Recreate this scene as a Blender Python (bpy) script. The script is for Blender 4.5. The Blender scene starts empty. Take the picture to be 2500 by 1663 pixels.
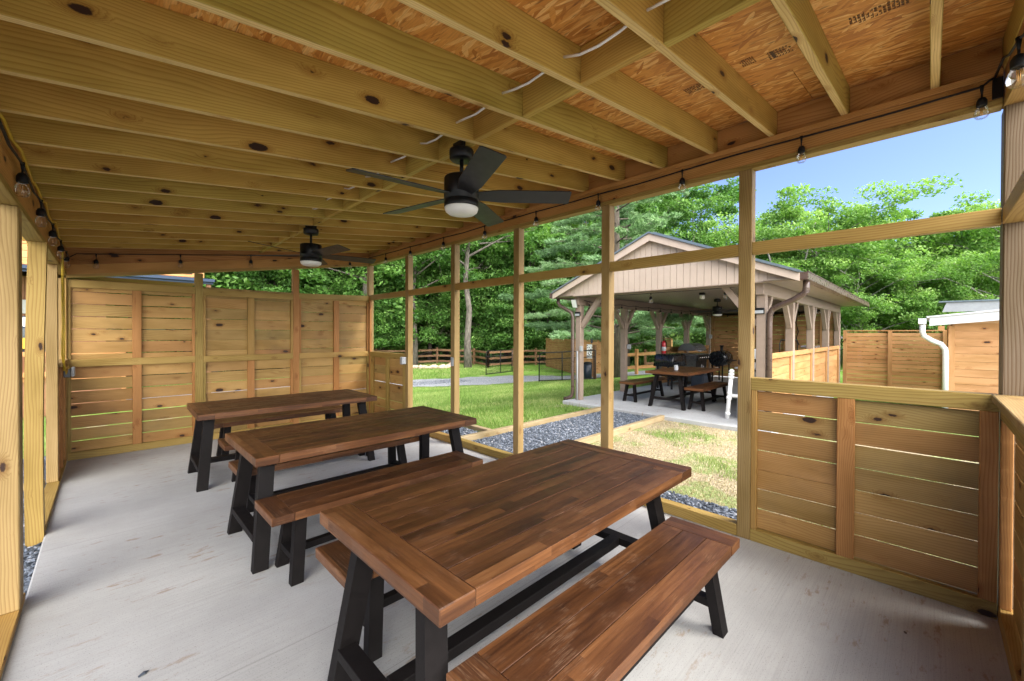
import bpy, math, random
import numpy as np
from mathutils import Vector, Matrix

# ------------------------------------------------------------------ camera, sky, sun, exposure
scn = bpy.context.scene
COL = scn.collection
cam_d = bpy.data.cameras.new("camera"); cam = bpy.data.objects.new("camera", cam_d); COL.objects.link(cam)
F_ = Vector((0.70129965, 0.7128358, -0.00662703)); R_ = Vector((0.71286335, -0.70129424, 0.0034965)); U_ = Vector((0.00215507, 0.00717626, 0.99997193))
cam.matrix_world = Matrix(((R_.x, U_.x, -F_.x, 0), (R_.y, U_.y, -F_.y, 0), (R_.z, U_.z, -F_.z, 1.52), (0, 0, 0, 1)))
cam_d.sensor_width = 36; cam_d.lens = 1006.336 / 2500 * 36
cam_d.shift_x = 0.486 / 2500; cam_d.shift_y = -10.75 / 2500
cam_d.clip_start = 0.02; cam_d.clip_end = 600
scn.camera = cam

SUN_EL, SUN_AZ = math.radians(52), math.radians(152)     # azimuth clockwise from +Y
FILL_CLOUD = 34.0
wd = bpy.data.worlds.new("World"); scn.world = wd; wd.use_nodes = True
nt = wd.node_tree; bg = nt.nodes["Background"]
sky = nt.nodes.new("ShaderNodeTexSky"); sky.sky_type = 'NISHITA'; sky.sun_disc = False
sky.sun_elevation = SUN_EL; sky.sun_rotation = SUN_AZ
sky.air_density = 1.0; sky.dust_density = 0.6; sky.ozone_density = 3.5; sky.altitude = 200
tint = nt.nodes.new('ShaderNodeMix'); tint.data_type = 'RGBA'; tint.blend_type = 'MULTIPLY'; tint.inputs[0].default_value = 1.0; tint.inputs[7].default_value = (0.88, 0.83, 1.0, 1)
nt.links.new(sky.outputs[0], tint.inputs[6])
# unseen bright cloud added behind the camera to fill the shelter with light
tc = nt.nodes.new('ShaderNodeTexCoord'); dp = nt.nodes.new('ShaderNodeVectorMath'); dp.operation = 'DOT_PRODUCT'
nt.links.new(tc.outputs['Generated'], dp.inputs[0]); dp.inputs[1].default_value = Vector((-0.40, -0.84, 0.36)).normalized()
cn = nt.nodes.new('ShaderNodeTexNoise'); nt.links.new(tc.outputs['Generated'], cn.inputs['Vector']); cn.inputs['Scale'].default_value = 3.2; cn.inputs['Detail'].default_value = 6
ad = nt.nodes.new('ShaderNodeMath'); ad.operation = 'MULTIPLY_ADD'; nt.links.new(cn.outputs['Fac'], ad.inputs[0]); ad.inputs[1].default_value = 0.5; nt.links.new(dp.outputs['Value'], ad.inputs[2])
mr = nt.nodes.new('ShaderNodeMapRange'); mr.interpolation_type = 'SMOOTHSTEP'; nt.links.new(ad.outputs[0], mr.inputs[0]); mr.inputs[1].default_value = 0.74; mr.inputs[2].default_value = 1.12
cm = nt.nodes.new('ShaderNodeMix'); cm.data_type = 'RGBA'; nt.links.new(mr.outputs[0], cm.inputs[0]); nt.links.new(tint.outputs[2], cm.inputs[6]); cm.inputs[7].default_value = (FILL_CLOUD, FILL_CLOUD * 0.975, FILL_CLOUD * 0.93, 1)
nt.links.new(cm.outputs[2], bg.inputs[0]); bg.inputs[1].default_value = 0.08
sun_d = bpy.data.lights.new("sun", 'SUN'); sun = bpy.data.objects.new("sun", sun_d); COL.objects.link(sun)
sun_d.energy = 1.7; sun_d.angle = math.radians(24); sun_d.color = (1, 0.95, 0.87)
sd = Vector((math.sin(SUN_AZ) * math.cos(SUN_EL), math.cos(SUN_AZ) * math.cos(SUN_EL), math.sin(SUN_EL)))
sun.rotation_euler = sd.to_track_quat('Z', 'Y').to_euler()
scn.view_settings.view_transform = 'Standard'; scn.view_settings.look = 'None'
scn.view_settings.exposure = 1.78; scn.view_settings.gamma = 1
scn.cycles.max_bounces = 10; scn.cycles.diffuse_bounces = 6; scn.cycles.transparent_max_bounces = 12
scn.cycles.glossy_bounces = 4; scn.cycles.caustics_reflective = False; scn.cycles.caustics_refractive = False
scn.cycles.use_denoising = True

rng = np.random.default_rng(7); random.seed(7)

# ------------------------------------------------------------------ node helpers and materials
def mat(name):
    m = bpy.data.materials.new(name); m.use_nodes = True
    return m, m.node_tree, m.node_tree.nodes["Principled BSDF"]
class N:
    def __init__(s, t): s.t = t
    def new(s, ty, **kw):
        n = s.t.nodes.new(ty)
        for k, v in kw.items(): setattr(n, k, v)
        return n
    def link(s, a, b): s.t.links.new(a, b)
    def put(s, sock, v):
        if hasattr(v, 'is_linked') or isinstance(v, bpy.types.NodeSocket): s.link(v, sock)
        else: sock.default_value = v
    def math(s, op, a, b=0.0, c=None, clamp=False):
        n = s.new('ShaderNodeMath', operation=op); n.use_clamp = clamp
        s.put(n.inputs[0], a); s.put(n.inputs[1], b)
        if c is not None: s.put(n.inputs[2], c)
        return n.outputs[0]
    def comb(s, x, y, z=0.0):
        n = s.new('ShaderNodeCombineXYZ'); s.put(n.inputs[0], x); s.put(n.inputs[1], y); s.put(n.inputs[2], z); return n.outputs[0]
    def noise(s, vec, scale, detail=3, rough=0.5, dist=0.0):
        n = s.new('ShaderNodeTexNoise'); s.put(n.inputs['Vector'], vec); n.inputs['Scale'].default_value = scale
        n.inputs['Detail'].default_value = detail; n.inputs['Roughness'].default_value = rough; n.inputs['Distortion'].default_value = dist
        return n.outputs['Fac']
    def ramp(s, fac, stops, interp='LINEAR'):
        n = s.new('ShaderNodeValToRGB'); e = n.color_ramp.elements; n.color_ramp.interpolation = interp
        while len(e) < len(stops): e.new(0.5)
        for i, (p, c) in enumerate(stops):
            e[i].position = p; e[i].color = (c[0], c[1], c[2], 1) if not isinstance(c, (int, float)) else (c, c, c, 1)
        s.put(n.inputs[0], fac); return n.outputs[0]
    def mix(s, fac, a, b, mode='MIX'):
        n = s.new('ShaderNodeMix', data_type='RGBA', blend_type=mode); s.put(n.inputs[0], fac)
        for i, v in ((6, a), (7, b)):
            if isinstance(v, tuple): n.inputs[i].default_value = (v[0], v[1], v[2], 1)
            else: s.put(n.inputs[i], v)
        return n.outputs[2]
    def maprange(s, v, a, b, c=0.0, d=1.0):
        n = s.new('ShaderNodeMapRange'); s.put(n.inputs[0], v)
        for i, k in enumerate((a, b, c, d)): n.inputs[i + 1].default_value = k
        return n.outputs[0]
    def uv(s):
        n = s.new('ShaderNodeUVMap'); n.uv_map = 'UVMap'
        x = s.new('ShaderNodeSeparateXYZ'); s.link(n.outputs[0], x.inputs[0]); return n.outputs[0], x.outputs[0], x.outputs[1]
    def attr(s, name='rnd'):
        n = s.new('ShaderNodeAttribute'); n.attribute_name = name; return n.outputs['Fac']
    def obj(s):
        n = s.new('ShaderNodeTexCoord'); return n.outputs['Object']
    def geo(s):
        n = s.new('ShaderNodeNewGeometry'); return n.outputs['Position']
    def bump(s, h, strength=0.3, dist=0.01):
        n = s.new('ShaderNodeBump'); n.inputs['Strength'].default_value = strength; n.inputs['Distance'].default_value = dist
        s.put(n.inputs['Height'], h); return n.outputs[0]

def wood(name, tones, rough=0.6, knot=1.0, streak=1.0, dirt=0.0):
    m, t, b = mat(name); n = N(t)
    uv, u, v = n.uv(); r = n.attr()
    # slow wander of the grain, then growth rings as bands across the board
    warp = n.noise(n.comb(n.math('MULTIPLY', u, 1.3), n.math('MULTIPLY', v, 5.0), r), 1.0, 2)
    warp2 = n.noise(n.comb(n.math('MULTIPLY', u, 0.55), n.math('MULTIPLY', v, 2.0), r), 1.0, 1)
    # knots
    vor = n.new('ShaderNodeTexVoronoi'); vor.inputs['Scale'].default_value = 1.0; vor.inputs['Randomness'].default_value = 1.0
    n.link(n.comb(n.math('MULTIPLY', u, 4.0), n.math('MULTIPLY', v, 9.0), 0.0), vor.inputs['Vector'])
    kd = n.math('ADD', vor.outputs['Distance'], n.math('MULTIPLY', n.math('SUBTRACT', n.noise(n.comb(n.math('MULTIPLY', u, 13.0), n.math('MULTIPLY', v, 26.0), r), 1.0, 4, 0.75), 0.5), 0.22)); sepc = n.new('ShaderNodeSeparateColor'); n.link(vor.outputs['Color'], sepc.inputs[0])
    ksz = n.math('MULTIPLY', n.math('POWER', sepc.outputs[0], 2.0), 0.165 * knot)     # few cells carry a real knot
    kn = n.math('SUBTRACT', kd, ksz)
    kmask = n.maprange(kn, 0.0, 0.035, 1.0, 0.0)
    khalo = n.maprange(kn, 0.0, 0.22, 1.0, 0.0)
    ring = n.math('ADD', n.math('MULTIPLY', v, n.math('ADD', 48.0, n.math('MULTIPLY', r, 45.0))), n.math('ADD', n.math('MULTIPLY', warp2, n.math('ADD', 6.0, n.math('MULTIPLY', n.math('FRACT', n.math('MULTIPLY', r, 7.7)), 20.0))), n.math('MULTIPLY', warp, 5.0)))
    ring = n.math('ADD', ring, n.math('MULTIPLY', n.math('MULTIPLY', khalo, ksz), 34.0))
    fr = n.math('FRACT', ring)
    late = n.ramp(fr, [(0, 0.1), (0.5, 0.25), (0.84, 1.0), (0.95, 0.8), (1.0, 0.1)])
    fib = n.noise(n.comb(n.math('MULTIPLY', u, 5.0), n.math('MULTIPLY', v, 240.0), r), 1.0, 2)
    base = n.ramp(r, [(i / max(1, len(tones) - 1), c) for i, c in enumerate(tones)])
    patch = n.noise(n.comb(n.math('MULTIPLY', u, 1.6), n.math('MULTIPLY', v, 7.0), n.math('ADD', r, 3.1)), 1.0, 3)
    c = n.mix(n.math('MULTIPLY', late, 0.55 * streak), base, n.mix(1.0, base, (0.50, 0.36, 0.22), 'MULTIPLY'))
    c = n.mix(n.math('MULTIPLY', n.maprange(patch, 0.38, 0.72), 0.8), c, n.mix(1.0, c, (0.62, 0.58, 0.40), 'MULTIPLY'))
    c = n.mix(n.math('MULTIPLY', n.maprange(fib, 0.3, 0.8), 0.28), c, n.mix(1.0, c, (0.72, 0.66, 0.58), 'MULTIPLY'))
    c = n.mix(n.math('MULTIPLY', khalo, n.math('MULTIPLY', n.maprange(ksz, 0.012, 0.05), 0.75)), c, n.mix(1.0, c, (0.55, 0.38, 0.22), 'MULTIPLY'))
    kon = n.math('MULTIPLY', kmask, n.maprange(ksz, 0.010, 0.018))
    sk = n.noise(n.comb(n.math('MULTIPLY', u, 1.7), n.math('MULTIPLY', v, 30.0), n.math('ADD', r, 9.0)), 1.0, 4, 0.7, 0.4)
    c = n.mix(n.math('MULTIPLY', n.maprange(sk, 0.66, 0.72), 0.7), c, n.mix(1.0, c, (0.42, 0.22, 0.10), 'MULTIPLY'))
    c = n.mix(kon, c, (0.030, 0.012, 0.006))
    if dirt:
        d = n.noise(n.geo(), 2.3, 5, 0.65)
        c = n.mix(n.math('MULTIPLY', n.maprange(d, 0.5, 0.8), dirt), c, (0.07, 0.06, 0.05))
    n.link(c, b.inputs['Base Color']); b.inputs['Roughness'].default_value = rough
    b.inputs['Specular IOR Level'].default_value = 0.3
    n.link(n.bump(n.math('ADD', n.math('MULTIPLY', late, -0.5), n.math('MULTIPLY', fib, 0.6)), 0.25, 0.002), b.inputs['Normal'])
    return m

def acacia(name, gloss=0.38):
    m, t, b = mat(name); n = N(t)
    uv, u, v = n.uv(); r = n.attr()
    br = n.new('ShaderNodeTexBrick'); br.offset = 0.37; br.offset_frequency = 2; br.squash = 1.0
    jit = n.math('MULTIPLY', n.math('FLOOR', n.math('DIVIDE', v, 0.0475)), 0.173)
    n.link(n.comb(n.math('ADD', u, jit), v, 0.0), br.inputs['Vector'])
    br.inputs['Color1'].default_value = (0, 0, 0, 1); br.inputs['Color2'].default_value = (1, 1, 1, 1)
    br.inputs['Scale'].default_value = 1.0; br.inputs['Brick Width'].default_value = 0.72; br.inputs['Row Height'].default_value = 0.0475
    br.inputs['Mortar Size'].default_value = 0.0005; br.inputs['Mortar Smooth'].default_value = 0.3; br.inputs['Mortar'].default_value = (0.4, 0.4, 0.4, 1)
    st = br.outputs['Color']
    sx = n.new('ShaderNodeSeparateColor'); n.link(st, sx.inputs[0]); s0 = sx.outputs[0]
    grain = n.noise(n.comb(n.math('MULTIPLY', u, 3.0), n.math('MULTIPLY', v, 90.0), n.math('MULTIPLY', s0, 9.0)), 1.0, 4, 0.6)
    big = n.noise(n.comb(n.math('MULTIPLY', u, 2.2), n.math('MULTIPLY', v, 16.0), n.math('MULTIPLY', s0, 5.0)), 1.0, 3, 0.55, 0.6)
    k = n.math('ADD', n.math('MULTIPLY', s0, 0.27), n.math('ADD', n.math('MULTIPLY', big, 0.60), n.math('MULTIPLY', r, 0.14)))
    c = n.ramp(k, [(0.10, (0.016, 0.007, 0.0035)), (0.32, (0.046, 0.018, 0.008)), (0.50, (0.092, 0.036, 0.0135)), (0.68, (0.160, 0.066, 0.024)), (0.90, (0.29, 0.14, 0.060))])
    c = n.mix(n.math('MULTIPLY', n.maprange(grain, 0.40, 0.72), 0.6), c, n.mix(1.0, c, (0.42, 0.36, 0.33), 'MULTIPLY'))
    worn = n.noise(n.geo(), 6.0, 4, 0.7)
    fine = n.noise(n.comb(n.math('MULTIPLY', u, 14.0), n.math('MULTIPLY', v, 260.0), r), 1.0, 2)
    c = n.mix(n.math('MULTIPLY', n.math('MULTIPLY', n.maprange(worn, 0.52, 0.72), n.maprange(fine, 0.5, 0.7)), 0.34), c, (0.46, 0.29, 0.18))
    mo = n.math('MULTIPLY', br.outputs['Fac'], 0.55)
    c = n.mix(mo, c, (0.03, 0.012, 0.006))
    n.link(c, b.inputs['Base Color'])
    n.link(n.maprange(worn, 0.3, 0.75, gloss - 0.08, gloss + 0.2), b.inputs['Roughness'])
    b.inputs['Specular IOR Level'].default_value = 0.32
    n.link(n.bump(n.math('ADD', grain, n.math('MULTIPLY', fine, 0.5)), 0.35, 0.002), b.inputs['Normal'])
    return m

def plain(name, col, rough=0.5, metal=0.0, var=0.12, nscale=12.0, spec=0.5, bump=0.0, emit=None):
    m, t, b = mat(name); n = N(t)
    f = n.noise(n.obj(), nscale, 4, 0.6)
    c = n.mix(n.maprange(f, 0.3, 0.75), tuple(x * (1 - var) for x in col), tuple(min(1, x * (1 + var)) for x in col))
    n.link(c, b.inputs['Base Color']); b.inputs['Roughness'].default_value = rough; b.inputs['Metallic'].default_value = metal
    b.inputs['Specular IOR Level'].default_value = spec
    n.link(n.maprange(f, 0.3, 0.7, max(0.03, rough - 0.07), min(1, rough + 0.07)), b.inputs['Roughness'])
    if bump: n.link(n.bump(n.noise(n.obj(), nscale * 8, 3), bump, 0.003), b.inputs['Normal'])
    return m

GREENISH, YELLOW, REDDISH = (0.340, 0.262, 0.090), (0.430, 0.300, 0.115), (0.400, 0.215, 0.095)
M = {}
M['rafter'] = wood('treated_pine_rafter', [(0.45, 0.345, 0.072), (0.55, 0.39, 0.088), (0.56, 0.34, 0.080), (0.78, 0.60, 0.27)], knot=1.15)  # last tone is painted floor-bounce light for the lower edges
M['pine'] = wood('treated_pine', [(0.36, 0.265, 0.078), (0.43, 0.295, 0.090), (0.44, 0.265, 0.085)], knot=0.95)
M['pine_post'] = wood('treated_pine_post', [(0.33, 0.235, 0.098), (0.39, 0.27, 0.115)], knot=0.8)
M['red_pine'] = wood('reddish_pine', [(0.42, 0.195, 0.062), (0.47, 0.235, 0.080)], knot=0.9)
M['board'] = wood('fence_board', [(0.40, 0.26, 0.088), (0.52, 0.325, 0.115), (0.44, 0.235, 0.085), (0.37, 0.265, 0.095)], knot=1.1, streak=0.8, dirt=0.35)
M['beam'] = wood('header_beam', [(0.50, 0.265, 0.080), (0.56, 0.30, 0.095)], knot=0.9)
M['timber'] = wood('landscape_timber', [(0.42, 0.34, 0.21), (0.50, 0.40, 0.26)], knot=0.7, dirt=0.5)
M['weathered'] = wood('weathered_post_wood', [(0.17, 0.125, 0.085), (0.20, 0.15, 0.10)], knot=0.8, streak=1.6)
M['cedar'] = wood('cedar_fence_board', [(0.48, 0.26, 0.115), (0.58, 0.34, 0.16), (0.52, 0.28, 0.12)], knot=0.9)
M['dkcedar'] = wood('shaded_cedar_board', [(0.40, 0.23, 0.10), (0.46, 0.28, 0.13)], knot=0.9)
M['brown_fence'] = wood('brown_fence_rail', [(0.22, 0.125, 0.075), (0.28, 0.165, 0.10)], knot=0.6)
M['acacia'] = acacia('acacia_butcher_block')
M['leg'] = plain('dark_brown_painted_leg', (0.008, 0.0065, 0.0065), 0.6, var=0.25, nscale=20, bump=0.1, spec=0.14)
M['black'] = plain('matte_black_metal', (0.007, 0.007, 0.008), 0.4, var=0.15, spec=0.3)
M['fanblade'] = plain('fan_blade_black', (0.018, 0.018, 0.019), 0.4, var=0.15, spec=0.35)
M['rubber'] = plain('black_rubber', (0.008, 0.008, 0.009), 0.6, spec=0.25)
M['frost'] = plain('frosted_glass', (0.78, 0.77, 0.74), 0.35, var=0.03)
M['yellow'] = plain('yellow_cord', (0.50, 0.33, 0.02), 0.45)
M['wirewhite'] = plain('white_cable', (0.72, 0.70, 0.64), 0.45, var=0.05)
M['greybox'] = plain('grey_plastic', (0.34, 0.36, 0.38), 0.45, var=0.08)
M['darkgrey'] = plain('dark_grey_plastic', (0.10, 0.11, 0.12), 0.5)
M['taupe'] = plain('taupe_painted_wood', (0.27, 0.205, 0.162), 0.6, var=0.10, nscale=9, bump=0.15)
M['taupe_lt'] = plain('taupe_painted_siding', (0.48, 0.385, 0.315), 0.6, var=0.06, nscale=5)
M['soffit'] = plain('brown_grey_ceiling_board', (0.27, 0.215, 0.18), 0.45, var=0.08)
M['metal_roof'] = plain('grey_metal_roof', (0.16, 0.20, 0.22), 0.35, metal=0.4)
M['gutter'] = plain('brown_gutter', (0.085, 0.055, 0.043), 0.3, var=0.1)
M['white'] = plain('white_painted_metal', (0.60, 0.62, 0.65), 0.35, var=0.04)
M['pvc'] = plain('white_pvc', (0.82, 0.83, 0.84), 0.25, var=0.03)
M['red'] = plain('red_enamel', (0.55, 0.02, 0.03), 0.25)
M['grillgrey'] = plain('dark_grey_enamel', (0.085, 0.088, 0.095), 0.32)
M['chrome'] = plain('brushed_steel', (0.6, 0.6, 0.6), 0.25, metal=0.9)
M['cover'] = plain('black_vinyl_cover', (0.012, 0.014, 0.018), 0.25, var=0.2)
M['navy'] = plain('dark_navy_plastic', (0.02, 0.03, 0.05), 0.35)
M['bluegutter'] = plain('blue_black_fascia', (0.025, 0.04, 0.075), 0.5, spec=0.2)
M['orange_wall'] = wood('orange_stained_siding', [(0.50, 0.23, 0.09), (0.55, 0.27, 0.11)], knot=0.5)
M['redwall'] = wood('red_brown_siding', [(0.24, 0.11, 0.06), (0.30, 0.15, 0.085)], knot=0.7)
M['window'] = plain('window_glass', (0.02, 0.03, 0.035), 0.06)
M['ink'] = plain('stamp_ink', (0.09, 0.045, 0.02), 0.7)
M['counter'] = plain('grey_cabinet', (0.33, 0.34, 0.33), 0.5)
M['rust'] = plain('stone_tan', (0.45, 0.34, 0.26), 0.8, var=0.3, nscale=6, bump=0.5)

def glass():
    m, t, b = mat('clear_bulb_glass'); n = N(t); t.nodes.remove(b)
    out = t.nodes['Material Output']; tr = n.new('ShaderNodeBsdfTransparent'); gl = n.new('ShaderNodeBsdfGlossy'); gl.inputs['Roughness'].default_value = 0.03
    tr.inputs[0].default_value = (0.99, 0.99, 0.98, 1)
    fr = n.new('ShaderNodeFresnel'); fr.inputs[0].default_value = 1.5; mx = n.new('ShaderNodeMixShader')
    n.link(n.math('ADD', n.math('MULTIPLY', fr.outputs[0], 0.45), 0.04, clamp=True), mx.inputs[0]); n.link(tr.outputs[0], mx.inputs[1]); n.link(gl.outputs[0], mx.inputs[2]); n.link(mx.outputs[0], out.inputs[0])
    return m
M['glass'] = glass()
M['filament'] = plain('brass_filament', (0.7, 0.35, 0.08), 0.3, metal=0.5)

def concrete(name, col=(0.44, 0.437, 0.43), broom=True):
    m, t, b = mat(name); n = N(t); g = n.geo()
    s = n.new('ShaderNodeSeparateXYZ'); n.link(g, s.inputs[0]); x, y = s.outputs[0], s.outputs[1]
    cloud = n.noise(g, 0.9, 5, 0.6); sp = n.noise(g, 160, 2, 0.6)
    br = n.noise(n.comb(n.math('MULTIPLY', x, 1.2), n.math('MULTIPLY', y, 150.0), 0.0), 1.0, 3, 0.7)
    br2 = n.noise(n.comb(n.math('MULTIPLY', x, 0.5), n.math('MULTIPLY', y, 22.0), 4.0), 1.0, 3, 0.6)
    c = n.mix(n.maprange(cloud, 0.3, 0.72), tuple(k * 0.74 for k in col), tuple(k * 1.08 for k in col))
    if broom:
        c = n.mix(n.math('MULTIPLY', n.maprange(br, 0.46, 0.70), 0.45), c, tuple(k * 0.62 for k in col))
        c = n.mix(n.math('MULTIPLY', n.maprange(br2, 0.56, 0.75), 0.16), c, tuple(k * 0.66 for k in col))
    for yy_, ww_ in ((2.19, 0.006), (1.72, 0.004), (4.31, 0.005)):
        dline = n.math('ABSOLUTE', n.math('SUBTRACT', n.math('ADD', y, n.math('MULTIPLY', n.noise(n.comb(n.math('MULTIPLY', x, 1.5), yy_, 0.0), 1.0, 2), 0.03)), yy_))
        c = n.mix(n.math('MULTIPLY', n.maprange(dline, 0.0, ww_, 1.0, 0.0), 0.5 if broom else 0.0), c, (0.20, 0.19, 0.18))
    # brown mud smears drawn out along the broom marks, and small dark pits
    st = n.noise(n.comb(n.math('MULTIPLY', x, 5.5), n.math('MULTIPLY', y, 17.0), 2.0), 1.0, 5, 0.72)
    zone = n.noise(n.comb(x, y, 8.0), 0.9, 2)
    smear = n.math('MULTIPLY', n.maprange(st, 0.57, 0.66), n.maprange(zone, 0.42, 0.54))
    c = n.mix(n.math('MULTIPLY', smear, 0.75), c, (0.27, 0.20, 0.145))
    c = n.mix(n.math('MULTIPLY', n.maprange(sp, 0.60, 0.70), 0.65), c, (0.15, 0.14, 0.13))
    n.link(c, b.inputs['Base Color']); b.inputs['Roughness'].default_value = 0.9; b.inputs['Specular IOR Level'].default_value = 0.12
    n.link(n.bump(n.math('ADD', n.math('MULTIPLY', br, 0.8 if broom else 0.1), n.math('MULTIPLY', sp, 0.4)), 0.4, 0.003), b.inputs['Normal'])
    return m
M['concrete'] = concrete('broomed_concrete')
M['concrete2'] = concrete('smooth_concrete', (0.44, 0.45, 0.46), False)

def osb():
    m, t, b = mat('oriented_strand_board'); n = N(t); uv, u, v = n.uv()
    cols = None
    def layer(ang, seed, su=9.0, sv=42.0):
        ca, sa = math.cos(ang), math.sin(ang)
        a = n.math('ADD', n.math('MULTIPLY', u, ca * su), n.math('MULTIPLY', v, sa * su)); bb = n.math('ADD', n.math('MULTIPLY', u, -sa * sv), n.math('MULTIPLY', v, ca * sv))
        w = n.noise(uv, 7.0 + seed, 2)
        vo = n.new('ShaderNodeTexVoronoi'); n.link(n.comb(n.math('ADD', a, n.math('MULTIPLY', w, 0.9)), bb, seed * 3.7), vo.inputs['Vector']); vo.inputs['Scale'].default_value = 1.0
        sc = n.new('ShaderNodeSeparateColor'); n.link(vo.outputs['Color'], sc.inputs[0]); return sc.outputs[0], sc.outputs[1]
    a1, a2 = layer(0.10, 1, 8.0, 50.0); b1, b2 = layer(-0.35, 2, 9.0, 52.0); c1, c2 = layer(0.8, 3, 12, 48)
    k = n.mix(n.math('GREATER_THAN', b2, 0.60), a1, b1); k = n.mix(n.math('GREATER_THAN', c2, 0.90), k, c1)
    fib = n.noise(n.comb(n.math('MULTIPLY', u, 14.0), n.math('MULTIPLY', v, 170.0), 0), 1.0, 3)
    c = n.ramp(k, [(0.0, (0.42, 0.15, 0.022)), (0.3, (0.60, 0.25, 0.045)), (0.7, (0.70, 0.33, 0.07)), (1.0, (0.86, 0.52, 0.18))])
    c = n.mix(n.math('MULTIPLY', n.maprange(fib, 0.42, 0.8), 0.5), c, (0.25, 0.10, 0.02))
    spot = n.noise(n.comb(n.math('MULTIPLY', u, 9.0), n.math('MULTIPLY', v, 40.0), 5), 1.0, 2)
    c = n.mix(n.math('MULTIPLY', n.maprange(spot, 0.62, 0.72), 0.75), c, (0.14, 0.045, 0.012))
    n.link(c, b.inputs['Base Color']); b.inputs['Roughness'].default_value = 0.6
    n.link(n.bump(k, 0.2, 0.002), b.inputs['Normal'])
    return m
M['osb'] = osb()

def stone_mat(name, a, c_, extra=0.1):
    m, t, b = mat(name); n = N(t); r = n.attr()
    c = n.ramp(r, [(0, a), (0.55, tuple((x + y) / 2 for x, y in zip(a, c_))), (0.9, c_), (1.0, (0.42, 0.42, 0.44))])
    n.link(c, b.inputs['Base Color']); b.inputs['Roughness'].default_value = 0.55
    return m
M['slate'] = stone_mat('blue_grey_slate_chips', (0.035, 0.045, 0.06), (0.20, 0.23, 0.28))
def gravel_sheet(name, a, c_, sc=55):
    m, t, b = mat(name); n = N(t); g = n.geo()
    vo = n.new('ShaderNodeTexVoronoi'); n.link(g, vo.inputs['Vector']); vo.inputs['Scale'].default_value = sc
    s = n.new('ShaderNodeSeparateColor'); n.link(vo.outputs['Color'], s.inputs[0])
    big = n.noise(g, 0.8, 4, 0.6)
    c = n.mix(s.outputs[0], a, c_); c = n.mix(n.math('MULTIPLY', n.maprange(big, 0.4, 0.7), 0.45), c, tuple(x * 0.6 for x in c_))
    n.link(c, b.inputs['Base Color']); b.inputs['Roughness'].default_value = 0.85
    n.link(n.bump(vo.outputs['Distance'], 0.7, 0.02), b.inputs['Normal'])
    return m
M['drive'] = gravel_sheet('pale_driveway_gravel', (0.13, 0.14, 0.16), (0.42, 0.43, 0.46), 38)
M['bounce_yard'] = gravel_sheet('pale_bounce_stone', (0.34, 0.33, 0.32), (0.52, 0.51, 0.50), 38)  # for pale ground out of view, added to bounce light upward
M['slate_bed'] = gravel_sheet('slate_gravel_bed', (0.03, 0.038, 0.05), (0.13, 0.15, 0.18), 45)

def lawn():
    m, t, b = mat('lawn_soil_and_turf'); n = N(t); g = n.geo()
    s = n.new('ShaderNodeSeparateXYZ'); n.link(g, s.inputs[0])
    f = n.noise(g, 1.3, 5, 0.65); f2 = n.noise(g, 26, 3, 0.7)
    c = n.ramp(f2, [(0.25, (0.07, 0.15, 0.022)), (0.5, (0.14, 0.26, 0.042)), (0.75, (0.24, 0.37, 0.085))])
    straw = n.ramp(f2, [(0.25, (0.20, 0.155, 0.095)), (0.5, (0.36, 0.30, 0.19)), (0.75, (0.52, 0.44, 0.31))])
    c = n.mix(n.maprange(f, 0.56, 0.70), c, straw)
    # newly sown strip between the two buildings is mostly straw
    inx = n.math('MULTIPLY', n.maprange(s.outputs[1], 3.5, 3.9, 1.0, 0.0), n.maprange(s.outputs[0], 3.0, 3.4, 0.0, 1.0))
    inx = n.math('MULTIPLY', inx, n.maprange(s.outputs[0], 9.0, 10.0, 1.0, 0.0))
    c = n.mix(n.math('MULTIPLY', inx, n.maprange(f, 0.62, 0.50)), c, straw)
    # leaf litter under the woods
    wd_ = n.math('MULTIPLY', n.maprange(s.outputs[1], 24.5, 27.0), 1.0)
    c = n.mix(wd_, c, n.ramp(f2, [(0.3, (0.03, 0.05, 0.012)), (0.7, (0.09, 0.075, 0.035))]))
    n.link(c, b.inputs['Base Color']); b.inputs['Roughness'].default_value = 0.95; b.inputs['Specular IOR Level'].default_value = 0.1
    n.link(n.bump(f2, 0.8, 0.03), b.inputs['Normal'])
    return m
M['lawn'] = lawn()

def leafmat(name, a, b_, c_, trans=0.35, rough=0.5):
    m, t, b = mat(name); n = N(t); r = n.attr()
    c = n.ramp(r, [(0, a), (0.5, b_), (1.0, c_)])
    n.link(c, b.inputs['Base Color']); b.inputs['Roughness'].default_value = rough; b.inputs['Specular IOR Level'].default_value = 0.3
    tl = n.new('ShaderNodeBsdfTranslucent'); n.link(n.mix(1.0, c, (1.0, 1.15, 0.5), 'MULTIPLY'), tl.inputs[0])
    mx = n.new('ShaderNodeMixShader'); mx.inputs[0].default_value = trans
    n.link(b.outputs[0], mx.inputs[1]); n.link(tl.outputs[0], mx.inputs[2]); n.link(mx.outputs[0], t.nodes['Material Output'].inputs[0])
    return m
M['leaf'] = leafmat('broad_leaves', (0.032, 0.092, 0.020), (0.105, 0.235, 0.048), (0.25, 0.43, 0.11))
M['leaf_lt'] = leafmat('pale_maple_leaves', (0.07, 0.16, 0.038), (0.21, 0.38, 0.095), (0.44, 0.62, 0.19), 0.4)
M['needle'] = leafmat('pine_needles', (0.09, 0.185, 0.080), (0.21, 0.36, 0.165), (0.38, 0.54, 0.28), 0.2)
M['grass'] = leafmat('grass_blades', (0.09, 0.165, 0.030), (0.21, 0.33, 0.075), (0.50, 0.50, 0.23), 0.3, 0.6)
M['straw'] = leafmat('dry_straw', (0.32, 0.25, 0.15), (0.54, 0.45, 0.30), (0.72, 0.64, 0.48), 0.2, 0.8)
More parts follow.
